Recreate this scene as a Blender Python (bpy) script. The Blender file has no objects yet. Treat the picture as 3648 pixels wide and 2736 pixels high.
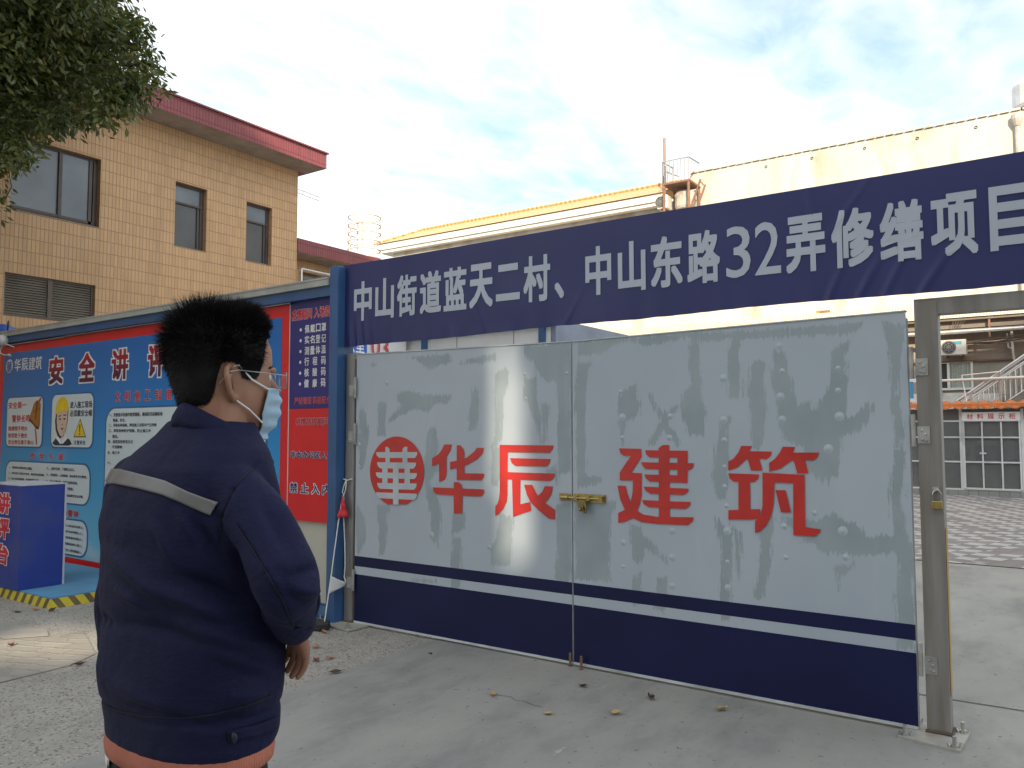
import bpy, bmesh, math, random
import numpy as np
from mathutils import Vector, Matrix, noise as mnoise
random.seed(7); RNG = np.random.default_rng(7)
sc = bpy.context.scene
COL = sc.collection
rad = math.radians

# ------------------------------------------------------------------ camera
CAM_H = 1.48
YAW, PITCH = rad(34.26), rad(3.42)
cam_d = bpy.data.cameras.new('camera'); cam = bpy.data.objects.new('camera', cam_d); COL.objects.link(cam)
cam_d.sensor_width = 36.0; cam_d.lens = 36.0 * 2808 / 3648
cam_d.clip_start = 0.05; cam_d.clip_end = 2000
cam.location = (0, 0, CAM_H)
cam.rotation_euler = (Matrix.Rotation(YAW, 3, 'Z') @ Matrix.Rotation(math.pi/2 + PITCH, 3, 'X') @ Matrix.Rotation(rad(-0.05), 3, 'Z')).to_euler()
sc.camera = cam

# ------------------------------------------------------------------ light
SUN_H = Vector((0.49, -0.872, 0)).normalized()
ELEV = rad(25)
SUN_V = Vector((SUN_H.x*math.cos(ELEV), SUN_H.y*math.cos(ELEV), math.sin(ELEV)))
sd = bpy.data.lights.new('sun', 'SUN'); sd.energy = 3.2; sd.angle = rad(0.53); sd.color = (1.0, 0.84, 0.62)
so = bpy.data.objects.new('sun', sd); COL.objects.link(so)
so.rotation_euler = SUN_V.to_track_quat('Z', 'Y').to_euler()
so.location = (0, 0, 30)

w = bpy.data.worlds.new('World'); sc.world = w; w.use_nodes = True
nt = w.node_tree; nt.nodes.clear()
def N(tree, t, **kw):
    n = tree.nodes.new(t)
    for k, v in kw.items():
        if k.startswith('i_'):
            n.inputs[int(k[2:]) if k[2:].isdigit() else k[2:].replace('_', ' ')].default_value = v
        else:
            setattr(n, k, v)
    return n
sky = N(nt, 'ShaderNodeTexSky', sky_type='NISHITA', sun_disc=False, sun_elevation=ELEV,
        sun_rotation=math.atan2(SUN_H.x, SUN_H.y), air_density=1.0, dust_density=1.5, ozone_density=1.0)
tc = N(nt, 'ShaderNodeTexCoord')
# clouds on a plane high above: direction divided by its height
sep = N(nt, 'ShaderNodeSeparateXYZ'); nt.links.new(tc.outputs['Generated'], sep.inputs[0])
mx = N(nt, 'ShaderNodeMath', operation='MAXIMUM', i_1=0.06); nt.links.new(sep.outputs[2], mx.inputs[0])
dx = N(nt, 'ShaderNodeMath', operation='DIVIDE'); nt.links.new(sep.outputs[0], dx.inputs[0]); nt.links.new(mx.outputs[0], dx.inputs[1])
dy = N(nt, 'ShaderNodeMath', operation='DIVIDE'); nt.links.new(sep.outputs[1], dy.inputs[0]); nt.links.new(mx.outputs[0], dy.inputs[1])
cmb = N(nt, 'ShaderNodeCombineXYZ'); nt.links.new(dx.outputs[0], cmb.inputs[0]); nt.links.new(dy.outputs[0], cmb.inputs[1])
mp = N(nt, 'ShaderNodeMapping'); mp.inputs['Rotation'].default_value = (0, 0, rad(50)); mp.inputs['Scale'].default_value = (1.0, 0.55, 1); mp.inputs['Location'].default_value = (3.1, 0.7, 0)
nt.links.new(cmb.outputs[0], mp.inputs[0])
n1 = N(nt, 'ShaderNodeTexNoise', i_Scale=0.75, i_Detail=3.0, i_Roughness=0.5); nt.links.new(mp.outputs[0], n1.inputs['Vector'])
n2 = N(nt, 'ShaderNodeTexNoise', i_Scale=5.5, i_Detail=7.0, i_Roughness=0.55, i_Distortion=0.35); nt.links.new(mp.outputs[0], n2.inputs['Vector'])
a1 = N(nt, 'ShaderNodeMath', operation='MULTIPLY_ADD', i_1=0.5); nt.links.new(n2.outputs[0], a1.inputs[0]); 
a2 = N(nt, 'ShaderNodeMath', operation='MULTIPLY', i_1=1.0); nt.links.new(n1.outputs[0], a2.inputs[0]); nt.links.new(a2.outputs[0], a1.inputs[2])
cr = N(nt, 'ShaderNodeMapRange', i_1=0.505, i_2=0.90); nt.links.new(a1.outputs[0], cr.inputs[0])
cl = N(nt, 'ShaderNodeMix', data_type='RGBA'); cl.inputs[7].default_value = (5.6, 5.65, 5.6, 1)
skg = N(nt, 'ShaderNodeMix', data_type='RGBA', blend_type='ADD'); skg.inputs[0].default_value = 1.0; skg.inputs[7].default_value = (.3, .75, .85, 1)
nt.links.new(sky.outputs[0], skg.inputs[6])
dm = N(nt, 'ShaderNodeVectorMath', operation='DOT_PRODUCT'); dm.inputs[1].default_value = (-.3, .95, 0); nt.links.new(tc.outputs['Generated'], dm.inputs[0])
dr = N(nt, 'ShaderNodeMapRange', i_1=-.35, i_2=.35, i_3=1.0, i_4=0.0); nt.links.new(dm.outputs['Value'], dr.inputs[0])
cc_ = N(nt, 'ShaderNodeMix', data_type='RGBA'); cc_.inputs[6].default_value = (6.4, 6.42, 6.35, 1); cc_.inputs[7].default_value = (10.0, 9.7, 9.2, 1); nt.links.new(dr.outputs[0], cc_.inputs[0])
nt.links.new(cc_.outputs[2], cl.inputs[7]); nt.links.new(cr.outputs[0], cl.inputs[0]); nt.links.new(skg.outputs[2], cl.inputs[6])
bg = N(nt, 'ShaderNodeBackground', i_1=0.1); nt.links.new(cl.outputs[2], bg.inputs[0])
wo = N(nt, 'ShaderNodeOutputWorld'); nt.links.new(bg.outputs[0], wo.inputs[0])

sc.view_settings.view_transform = 'Standard'; sc.view_settings.look = 'None'; sc.view_settings.gamma = 1
sc.view_settings.use_curve_mapping = False
sc.view_settings.exposure = 1.15
sc.render.engine = 'CYCLES'; sc.cycles.max_bounces = 8; sc.cycles.use_denoising = True

# ------------------------------------------------------------------ materials
MATS = {}
def lin(c):
    return tuple(((x/255)/12.92 if x/255 <= 0.04045 else ((x/255+0.055)/1.055)**2.4) for x in c)
def newmat(name):
    m = bpy.data.materials.new(name); m.use_nodes = True
    t = m.node_tree; t.nodes.clear()
    out = N(t, 'ShaderNodeOutputMaterial'); p = N(t, 'ShaderNodeBsdfPrincipled')
    t.links.new(p.outputs[0], out.inputs[0])
    return m, t, p
def ramp(t, fac, stops, interp='LINEAR'):
    r = N(t, 'ShaderNodeValToRGB'); e = r.color_ramp; e.interpolation = interp
    while len(e.elements) > 1: e.elements.remove(e.elements[0])
    e.elements[0].position = stops[0][0]; e.elements[0].color = (*stops[0][1], 1)
    for p, c in stops[1:]:
        x = e.elements.new(p); x.color = (*c, 1)
    t.links.new(fac, r.inputs[0]); return r.outputs[0]
def noise(t, scale, detail=4, vec=None, stretch=None, rough=0.55, coord='Object'):
    tcn = N(t, 'ShaderNodeTexCoord'); v = vec or tcn.outputs[coord]
    if stretch:
        m = N(t, 'ShaderNodeMapping'); m.inputs['Scale'].default_value = stretch; t.links.new(v, m.inputs[0]); v = m.outputs[0]
    n = N(t, 'ShaderNodeTexNoise', i_Scale=scale, i_Detail=detail, i_Roughness=rough); t.links.new(v, n.inputs['Vector'])
    return n.outputs[0]
def mixc(t, fac, a, b, blend='MIX'):
    m = N(t, 'ShaderNodeMix', data_type='RGBA', blend_type=blend)
    for s, i in ((fac, 0), (a, 6), (b, 7)):
        if hasattr(s, 'is_output'): t.links.new(s, m.inputs[i])
        else: m.inputs[i].default_value = s if i == 0 else (*s, 1)
    return m.outputs[2]
def bump(t, p, h, strength=0.3, dist=0.01):
    b = N(t, 'ShaderNodeBump', i_Strength=strength, i_Distance=dist); t.links.new(h, b.inputs['Height']); t.links.new(b.outputs[0], p.inputs['Normal'])
def M(name, col, rough=.6, metal=0., var=.18, vs=3., bs=0., bstr=.2, bdist=.004, stretch=None, dirt=None, dirt_s=1.3, spec=.5, alpha=None, transmission=0.):
    """plain surface with broad tone variation, fine grain and optional dirt"""
    if name in MATS: return MATS[name]
    m, t, p = newmat(name)
    a = tuple(max(0, c*(1-var)) for c in col); b = tuple(min(1, c*(1+var)) for c in col)
    c = ramp(t, noise(t, vs, 5, stretch=stretch), [(.3, a), (.7, b)])
    if dirt:
        f = N(t, 'ShaderNodeMapRange', i_1=.5, i_2=.72); t.links.new(noise(t, dirt_s, 6, stretch=stretch), f.inputs[0])
        c = mixc(t, f.outputs[0], c, dirt)
    t.links.new(c, p.inputs['Base Color'])
    r = N(t, 'ShaderNodeMapRange', i_3=max(.02, rough-.1), i_4=min(1, rough+.1)); t.links.new(noise(t, vs*3, 4), r.inputs[0]); t.links.new(r.outputs[0], p.inputs['Roughness'])
    p.inputs['Metallic'].default_value = metal; p.inputs['Specular IOR Level'].default_value = spec
    if transmission: p.inputs['Transmission Weight'].default_value = transmission
    if alpha is not None: p.inputs['Alpha'].default_value = alpha
    if bs: bump(t, p, noise(t, bs, 4, stretch=stretch), bstr, bdist)
    MATS[name] = m; return m

# ------------------------------------------------------------------ mesh helpers
class MB:
    def __init__(s): s.v = []; s.f = []; s.m = []; s.mi = 0
    def add(s, vs, fs, mi=None):
        o = len(s.v); s.v += [tuple(x) for x in vs]; s.f += [tuple(i+o for i in f) for f in fs]; s.m += [s.mi if mi is None else mi]*len(fs)
    def box(s, x0, x1, y0, y1, z0, z1, mi=None):
        s.add([(x0,y0,z0),(x1,y0,z0),(x1,y1,z0),(x0,y1,z0),(x0,y0,z1),(x1,y0,z1),(x1,y1,z1),(x0,y1,z1)],
              [(0,3,2,1),(4,5,6,7),(0,1,5,4),(1,2,6,5),(2,3,7,6),(3,0,4,7)], mi)
    def tube(s, pts, r, n=8, mi=None, cap=True):
        pts = [Vector(p) for p in pts]; rs = r if isinstance(r, (list, tuple)) else [r]*len(pts)
        d0 = (pts[1]-pts[0]).normalized(); up = Vector((0,0,1)) if abs(d0.z) < .9 else Vector((1,0,0))
        vs = []; a = None
        for i, p in enumerate(pts):
            d = (pts[min(i+1, len(pts)-1)]-pts[max(i-1, 0)]).normalized()
            a = (up.cross(d) if a is None else (a - d*a.dot(d))).normalized(); b = d.cross(a)
            vs += [p + (a*math.cos(2*math.pi*k/n) + b*math.sin(2*math.pi*k/n))*rs[i] for k in range(n)]
        fs = [(i*n+k, i*n+(k+1) % n, (i+1)*n+(k+1) % n, (i+1)*n+k) for i in range(len(pts)-1) for k in range(n)]
        if cap: fs += [tuple(range(n-1, -1, -1)), tuple((len(pts)-1)*n+k for k in range(n))]
        s.add(vs, fs, mi)
    def poly(s, pts, T, w0, w1=None, mi=None):
        """outline in plane coordinates, T maps (u,v,w) to 3D; a slab when w1 is given"""
        n = len(pts)
        if w1 is None:
            s.add([T(u, v, w0) for u, v in pts], [tuple(range(n))], mi)
        else:
            s.add([T(u, v, w0) for u, v in pts]+[T(u, v, w1) for u, v in pts],
                  [tuple(range(n)), tuple(range(2*n-1, n-1, -1))]+[(i, i+n, (i+1) % n+n, (i+1) % n) for i in range(n)], mi)
    def lathe(s, prof, o, n=16, mi=None, axis='Z'):
        vs = []
        for r, z in prof:
            for k in range(n):
                c, q = r*math.cos(2*math.pi*k/n), r*math.sin(2*math.pi*k/n)
                vs.append({'Z': (o[0]+c, o[1]+q, o[2]+z), 'Y': (o[0]+c, o[1]+z, o[2]+q), 'X': (o[0]+z, o[1]+c, o[2]+q)}[axis])
        fs = [(i*n+k, i*n+(k+1) % n, (i+1)*n+(k+1) % n, (i+1)*n+k) for i in range(len(prof)-1) for k in range(n)]
        s.add(vs, fs, mi)
    def build(s, name, mat, parent=None, bevel=0, smooth=False, recalc=True):
        me = bpy.data.meshes.new(name); me.from_pydata(s.v, [], s.f); 
        for m in (mat if isinstance(mat, (list, tuple)) else [mat]): me.materials.append(m)
        me.polygons.foreach_set('material_index', s.m)
        if recalc:
            b = bmesh.new(); b.from_mesh(me); bmesh.ops.recalc_face_normals(b, faces=b.faces); b.to_mesh(me); b.free()
        if smooth: me.polygons.foreach_set('use_smooth', [True]*len(me.polygons))
        me.update()
        o = bpy.data.objects.new(name, me); COL.objects.link(o)
        if parent: 
            o.parent = parent; o.matrix_parent_inverse = parent.matrix_basis.inverted()
        if bevel:
            bv = o.modifiers.new('bevel', 'BEVEL'); bv.width = bevel; bv.segments = 2; bv.limit_method = 'ANGLE'
        return o
def thing(name, label, cat, loc=(0,0,0), group=None):
    o = bpy.data.objects.new(name, None); COL.objects.link(o); o.location = loc; o.empty_display_size = .2
    o['label'] = label; o['category'] = cat
    if group: o['group'] = group
    return o
def tag(o, label, cat, group=None):
    o['label'] = label; o['category'] = cat
    if group: o['group'] = group
    return o
def struct(o): o['kind'] = 'structure'; return o

GLY = {}
def glyphs(body):
    if body not in GLY:
        c = bpy.data.curves.new('lettering', 'FONT'); c.body = body; c.resolution_u = 3
        o = bpy.data.objects.new('lettering', c); COL.objects.link(o)
        me = bpy.data.meshes.new_from_object(o.evaluated_get(bpy.context.evaluated_depsgraph_get()))
        GLY[body] = ([tuple(v.co) for v in me.vertices], [tuple(p.vertices) for p in me.polygons])
        bpy.data.objects.remove(o); bpy.data.curves.remove(c); bpy.data.meshes.remove(me)
    return GLY[body]
def text(mb, T, body, u0, u1, v0, v1, off=.02, w=.003, mi=0, base=None):
    """one line of lettering whose strokes, thickened by off em, fit a rectangle of the plane T"""
    vs, fs = glyphs(body); e = off if base is None else base
    xs = [a[0] for a in vs]; ys = [a[1] for a in vs]; x0, x1, y0, y1 = min(xs)-e, max(xs)+e, min(ys)-e, max(ys)+e
    sx = (u1-u0)/(x1-x0); sy = (v1-v0)/(y1-y0) if y1-y0 > .22 else sx
    n = 1 if off <= 0 else 4 if off < .02 else 8 if off < .05 else 16
    for k in range(n):
        a = 2*math.pi*(k+.5*(n == 4))/n; q = off/max(abs(math.cos(a)), abs(math.sin(a))); ox, oy = (q*math.cos(a), q*math.sin(a)) if off > 0 else (0, 0)
        mb.add([T(u0+(x+ox-x0)*sx, v0+(y+oy-y0)*sy, w+.00008*k) for x, y, _ in vs], fs, mi)
def cells(mb, T, body, u0, u1, v0, v1, cw, off=.02, w=.003, mi=0, base=None):
    n = len(body); st = (u1-u0-cw)/max(1, n-1)
    for i, ch in enumerate(body): text(mb, T, ch, u0+i*st, u0+i*st+cw, v0, v1, off, w, mi, base)
E_DATA = {  # outlines painted on the gate, in metres along and up the gate plane
    'HUA': [[(-3.575,1.385),(-3.507,1.386),(-3.517,1.344),(-3.551,1.299),(-3.553,1.173),(-3.565,1.141),(-3.594,1.125),(-3.62,1.122),(-3.621,1.257),(-3.654,1.238),(-3.687,1.23),(-3.687,1.285),(-3.631,1.313),(-3.596,1.348)],[(-3.461,1.381),(-3.429,1.381),(-3.401,1.355),(-3.392,1.328),(-3.391,1.186),(-3.222,1.189),(-3.224,1.166),(-3.245,1.143),(-3.46,1.138)],[(-3.52,1.263),(-3.461,1.272),(-3.367,1.298),(-3.301,1.343),(-3.285,1.364),(-3.222,1.365),(-3.233,1.331),(-3.284,1.286),(-3.356,1.251),(-3.423,1.228),(-3.52,1.21)],[(-3.678,1.077),(-3.221,1.081),(-3.223,1.053),(-3.25,1.031),(-3.64,1.029),(-3.67,1.047)],[(-3.487,1.121),(-3.445,1.123),(-3.417,1.106),(-3.407,1.08),(-3.41,0.907),(-3.485,0.903)]],
    'CHEN': [[(-3.091,1.387),(-2.664,1.387),(-2.668,1.369),(-2.692,1.339),(-3.023,1.338),(-3.025,1.062),(-3.031,1.011),(-3.059,0.959),(-3.101,0.918),(-3.127,0.907),(-3.127,0.974),(-3.108,0.99),(-3.096,1.025),(-3.09,1.068)],[(-3.005,1.299),(-2.688,1.299),(-2.694,1.274),(-2.717,1.25),(-2.961,1.247),(-2.992,1.267)],[(-3.025,1.205),(-2.655,1.205),(-2.662,1.18),(-2.688,1.157),(-3.025,1.157)],[(-2.989,1.159),(-2.92,1.161),(-2.922,0.995),(-2.844,1.015),(-2.835,0.959),(-2.981,0.909)],[(-2.892,1.125),(-2.828,1.127),(-2.79,1.064),(-2.722,1.01),(-2.653,0.973),(-2.655,0.911),(-2.708,0.917),(-2.781,0.966),(-2.84,1.012),(-2.87,1.061)],[(-2.73,1.123),(-2.669,1.122),(-2.683,1.069),(-2.712,1.031),(-2.746,1.005),(-2.787,1.056),(-2.751,1.083)]],
    'JIAN': [[(-2.193,1.374),(-2.045,1.372),(-2.043,1.327),(-2.112,1.226),(-2.044,1.226),(-2.045,1.092),(-2.057,1.039),(-2.075,1.0),(-2.035,0.979),(-1.943,0.971),(-1.72,0.982),(-1.724,0.959),(-1.755,0.934),(-1.943,0.929),(-2.047,0.933),(-2.103,0.953),(-2.165,0.925),(-2.203,0.919),(-2.203,0.979),(-2.158,1.001),(-2.188,1.064),(-2.206,1.146),(-2.151,1.146),(-2.139,1.099),(-2.118,1.051),(-2.104,1.111),(-2.101,1.18),(-2.19,1.179),(-2.19,1.226),(-2.114,1.329),(-2.161,1.33),(-2.185,1.346)],[(-1.899,1.397),(-1.865,1.397),(-1.866,0.971),(-1.935,0.969),(-1.931,1.377),(-1.916,1.391)],[(-2.019,1.364),(-1.751,1.365),(-1.752,1.324),(-1.991,1.323),(-2.011,1.338)],[(-1.813,1.365),(-1.751,1.365),(-1.754,1.178),(-1.815,1.179)],[(-2.046,1.292),(-1.712,1.293),(-1.718,1.271),(-1.74,1.253),(-2.018,1.253),(-2.038,1.272)],[(-2.026,1.219),(-1.753,1.221),(-1.754,1.178),(-1.992,1.179),(-2.015,1.195)],[(-2.031,1.146),(-1.746,1.145),(-1.752,1.124),(-1.78,1.108),(-1.987,1.106),(-2.019,1.123)],[(-2.042,1.065),(-1.734,1.069),(-1.743,1.045),(-1.77,1.027),(-1.999,1.026),(-2.032,1.042)]],
    'ZHU': [[(-1.434,1.396),(-1.373,1.396),(-1.389,1.367),(-1.265,1.367),(-1.27,1.346),(-1.295,1.324),(-1.334,1.327),(-1.318,1.262),(-1.381,1.26),(-1.399,1.326),(-1.416,1.314),(-1.457,1.276),(-1.51,1.256),(-1.51,1.307),(-1.481,1.323),(-1.45,1.36)],[(-1.205,1.394),(-1.14,1.393),(-1.152,1.363),(-1.017,1.365),(-1.025,1.341),(-1.048,1.323),(-1.089,1.324),(-1.074,1.253),(-1.132,1.253),(-1.15,1.323),(-1.173,1.31),(-1.221,1.275),(-1.281,1.257),(-1.28,1.305),(-1.249,1.327),(-1.22,1.364)],[(-1.511,1.241),(-1.336,1.24),(-1.34,1.221),(-1.363,1.197),(-1.481,1.196),(-1.503,1.212)],[(-1.453,1.199),(-1.388,1.198),(-1.389,1.039),(-1.456,1.038)],[(-1.513,1.034),(-1.334,1.05),(-1.335,0.999),(-1.382,0.99),(-1.514,0.982)],[(-1.318,1.25),(-1.094,1.245),(-1.097,0.967),(-1.017,0.961),(-1.023,0.944),(-1.048,0.922),(-1.159,0.92),(-1.154,1.198),(-1.253,1.199),(-1.261,1.08),(-1.274,1.022),(-1.304,0.962),(-1.343,0.925),(-1.365,0.917),(-1.364,0.978),(-1.332,1.018),(-1.321,1.068)],[(-1.249,1.158),(-1.195,1.159),(-1.169,1.04),(-1.221,1.039)]],
    'LOGO': [(-3.762,1.189),(-3.763,1.211),(-3.766,1.233),(-3.771,1.254),(-3.778,1.275),(-3.787,1.295),(-3.798,1.315),(-3.81,1.333),(-3.824,1.351),(-3.839,1.367),(-3.856,1.382),(-3.875,1.395),(-3.894,1.407),(-3.915,1.417),(-3.936,1.426),(-3.959,1.432),(-3.982,1.437),(-4.005,1.44),(-4.028,1.441),(-4.052,1.44),(-4.076,1.437),(-4.099,1.431),(-4.122,1.424),(-4.144,1.416),(-4.165,1.405),(-4.186,1.392),(-4.205,1.378),(-4.222,1.362),(-4.239,1.345),(-4.253,1.327),(-4.266,1.307),(-4.278,1.286),(-4.287,1.265),(-4.294,1.242),(-4.299,1.22),(-4.302,1.197),(-4.302,1.173),(-4.301,1.15),(-4.297,1.127),(-4.292,1.105),(-4.284,1.083),(-4.274,1.062),(-4.262,1.043),(-4.249,1.024),(-4.234,1.006),(-4.217,0.99),(-4.199,0.975),(-4.179,0.963),(-4.159,0.951),(-4.137,0.942),(-4.115,0.934),(-3.931,0.944),(-3.91,0.954),(-3.889,0.965),(-3.87,0.978),(-3.852,0.992),(-3.836,1.008),(-3.82,1.025),(-3.807,1.043),(-3.795,1.062),(-3.785,1.082),(-3.776,1.102),(-3.77,1.124),(-3.765,1.145),(-3.763,1.167)],
    'GLYPH': [[(-4.24,1.321),(-3.825,1.328),(-3.829,1.305),(-3.849,1.284),(-4.206,1.279),(-4.231,1.295)],[(-4.228,1.245),(-3.837,1.25),(-3.84,1.227),(-3.861,1.206),(-4.194,1.2),(-4.219,1.217)],[(-4.24,1.168),(-3.827,1.174),(-3.831,1.152),(-3.851,1.131),(-4.206,1.126),(-4.232,1.142)],[(-4.225,1.089),(-3.83,1.099),(-3.833,1.074),(-3.854,1.053),(-4.192,1.046),(-4.217,1.062)],[(-4.235,1.018),(-3.826,1.025),(-3.829,1.0),(-3.85,0.979),(-4.201,0.976),(-4.227,0.992)],[(-4.142,1.361),(-4.122,1.364),(-4.099,1.347),(-4.095,1.241),(-4.14,1.24)],[(-3.969,1.347),(-3.953,1.363),(-3.922,1.366),(-3.92,1.245),(-3.968,1.244)],[(-4.173,1.244),(-4.117,1.245),(-4.117,1.06),(-4.17,1.058)],[(-3.948,1.249),(-3.896,1.25),(-3.893,1.065),(-3.946,1.063)],[(-4.063,1.246),(-4.006,1.248),(-4.004,0.937),(-4.059,0.934)]],
    'PATCH_R': [[(-2.482,2.056),(-2.143,2.057),(-1.751,2.052),(-1.506,2.045),(-0.78,2.041),(-0.833,1.988),(-1.104,1.988),(-1.266,1.989),(-1.445,2.0),(-1.654,1.998),(-1.752,2.02),(-1.932,2.005),(-2.025,1.995),(-2.143,2.024),(-2.266,1.998),(-2.291,1.966),(-2.482,1.953)],[(-2.489,1.919),(-2.38,1.914),(-2.418,1.826),(-2.433,1.42),(-2.422,1.197),(-2.272,1.186),(-2.372,1.143),(-2.499,1.116),(-2.503,1.806)],[(-1.741,2.009),(-1.67,1.994),(-1.669,1.694),(-1.643,1.631),(-1.641,1.447),(-1.748,1.467),(-1.785,1.571),(-1.789,1.697),(-1.739,1.737)],[(-1.496,2.034),(-1.435,2.0),(-1.425,1.667),(-1.501,1.669)],[(-1.366,1.875),(-1.278,1.871),(-1.299,1.763),(-1.292,1.605),(-1.316,1.37),(-1.38,1.389),(-1.39,1.627)],[(-1.257,1.929),(-1.19,1.915),(-1.146,1.719),(-1.12,1.622),(-1.055,1.649),(-1.038,1.582),(-0.944,1.75),(-0.941,1.901),(-0.843,1.961),(-0.871,1.879),(-0.869,1.562),(-0.844,1.552),(-0.773,1.634),(-0.74,1.597),(-0.785,1.497),(-0.881,1.451),(-0.916,1.432),(-0.924,1.265),(-0.992,1.197),(-1.063,1.251),(-1.088,1.392),(-1.19,1.43),(-1.225,1.565),(-1.261,1.722)],[(-0.679,2.042),(-0.597,2.008),(-0.601,1.864),(-0.627,1.811),(-0.672,1.813)],[(-0.669,1.822),(-0.623,1.82),(-0.624,1.613),(-0.598,1.523),(-0.63,1.363),(-0.653,1.434)],[(-0.658,1.38),(-0.606,1.381),(-0.616,0.991),(-0.578,0.906),(-0.58,0.854),(-0.66,0.847),(-0.677,1.12)],[(-2.004,1.702),(-1.975,1.707),(-1.913,1.615),(-1.782,1.394),(-1.826,1.394),(-1.936,1.562)],[(-1.823,1.64),(-1.779,1.634),(-1.869,1.53),(-1.95,1.392),(-1.996,1.402),(-1.914,1.551)],[(-2.194,1.707),(-2.062,1.779),(-2.052,1.574),(-2.148,1.531),(-2.161,1.401),(-2.191,1.4),(-2.207,1.619)],[(-1.555,1.559),(-1.508,1.558),(-1.515,1.097),(-1.583,1.094),(-1.602,1.224)],[(-2.506,1.048),(-2.218,1.046),(-2.262,0.886),(-2.258,0.552),(-2.508,0.547)],[(-2.123,0.917),(-2.047,0.912),(-2.036,0.86),(-1.889,0.726),(-1.895,0.704),(-2.014,0.777),(-2.073,0.667),(-2.119,0.726)],[(-1.595,0.993),(-1.493,0.9),(-1.515,0.779),(-1.575,0.894)],[(-1.57,0.894),(-1.503,0.899),(-1.516,0.425),(-1.572,0.418)],[(-1.502,0.978),(-1.443,0.904),(-1.441,0.426),(-1.475,0.783)],[(-1.347,1.008),(-1.245,1.014),(-1.277,0.858),(-1.289,0.723),(-1.331,0.555),(-1.369,0.56),(-1.345,0.853)],[(-1.245,1.014),(-1.032,1.008),(-0.951,1.051),(-0.823,0.986),(-0.807,0.933),(-0.649,0.962),(-0.586,0.897),(-0.651,0.861),(-1.018,0.828),(-1.035,0.878),(-1.126,0.88),(-1.088,0.93),(-1.236,0.986)],[(-0.659,0.873),(-0.578,0.898),(-0.6,0.392),(-0.671,0.398)],[(-1.958,0.615),(-1.896,0.622),(-1.91,0.404),(-1.983,0.425)],[(-2.12,0.598),(-2.05,0.637),(-2.063,0.436),(-2.122,0.429)],[(-0.948,0.784),(-0.853,0.793),(-0.862,0.756),(-0.914,0.742),(-0.916,0.641),(-0.943,0.638)]],
    'PATCH_L': [[(-4.33,2.006),(-4.217,2.012),(-4.249,1.979),(-4.329,1.977)],[(-3.939,2.033),(-3.533,2.033),(-3.504,1.966),(-3.731,1.933),(-3.819,1.993)],[(-3.477,1.965),(-3.131,2.011),(-3.106,1.958),(-3.449,1.953)],[(-2.881,2.049),(-2.529,2.057),(-2.531,1.596),(-2.533,1.208),(-2.634,1.205),(-2.622,1.538),(-2.644,1.796),(-2.773,1.83),(-2.821,1.933),(-2.881,1.988)],[(-2.881,1.834),(-2.797,1.836),(-2.797,1.7),(-2.762,1.539),(-2.762,1.399),(-2.845,1.62),(-2.887,1.702)],[(-3.131,1.865),(-3.029,1.912),(-3.004,1.901),(-3.054,1.675),(-3.092,1.396),(-3.168,1.354),(-3.13,1.541)],[(-4.042,1.752),(-3.876,1.781),(-3.787,1.745),(-3.503,1.738),(-3.53,1.684),(-3.671,1.676),(-3.713,1.622),(-3.874,1.635),(-4.055,1.569),(-4.132,1.547),(-3.995,1.66)],[(-4.229,1.698),(-4.134,1.696),(-4.146,1.444),(-4.233,1.443)],[(-4.406,1.702),(-4.356,1.595),(-4.321,1.455),(-4.365,1.197),(-4.43,1.149),(-4.42,1.549)],[(-3.314,1.808),(-3.26,1.69),(-3.299,1.479),(-3.365,1.479),(-3.353,1.628)],[(-3.741,1.478),(-3.67,1.522),(-3.647,1.413),(-3.624,1.195),(-3.723,1.105),(-3.637,1.0),(-3.594,0.894),(-3.62,0.635),(-3.691,0.705),(-3.707,0.888),(-3.751,1.005),(-3.768,1.279)],[(-4.217,0.926),(-4.108,0.932),(-4.12,0.728),(-4.149,0.545),(-4.211,0.54)],[(-3.511,0.889),(-3.389,0.907),(-3.388,0.791),(-3.51,0.761)],[(-3.503,0.735),(-3.415,0.736),(-3.419,0.38),(-3.507,0.38)],[(-3.168,1.354),(-3.066,1.376),(-3.053,1.192),(-3.129,1.076),(-3.167,1.126)],[(-3.09,0.914),(-2.979,0.911),(-3.003,0.587),(-3.166,0.571),(-3.166,0.704),(-3.115,0.769)],[(-2.658,1.008),(-2.533,1.015),(-2.535,0.517),(-2.659,0.532),(-2.647,0.814)],[(-3.905,0.402),(-3.646,0.429),(-3.66,0.401),(-3.89,0.382)],[(-4.442,0.914),(-4.359,0.826),(-4.34,0.655),(-4.419,0.521),(-4.446,0.681)],[(-2.739,1.221),(-2.646,1.273),(-2.635,1.107),(-2.704,1.202)],[(-2.761,1.669),(-2.703,1.648),(-2.715,1.41),(-2.75,1.4)]],
    'RIV_R': [(-0.912,1.81),(-0.915,1.693),(-0.911,1.555),(-1.214,1.667),(-1.207,1.541),(-1.201,1.808),(-1.531,1.781),(-1.534,1.543),(-1.531,1.427),(-1.533,1.276),(-1.535,1.166),(-1.526,1.057),(-2.171,1.564),(-2.172,1.439),(-1.857,1.567),(-1.864,1.44),(-2.182,1.723),(-0.97,1.385),(-1.049,1.045),(-2.505,1.183),(-2.508,0.702),(-2.507,1.601),(-0.909,0.959),(-0.899,0.825),(-0.589,1.711),(-0.583,1.31),(-0.587,1.169),(-0.592,0.984),(-0.584,0.853),(-1.213,1.946),(-2.172,0.801),(-2.173,0.657),(-2.171,0.925),(-1.854,0.894),(-1.856,0.739),(-1.523,0.917),(-1.526,0.744),(-1.208,0.964),(-1.202,0.798),(-0.591,0.705),(-1.526,0.601),(-1.858,0.574)],
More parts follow.
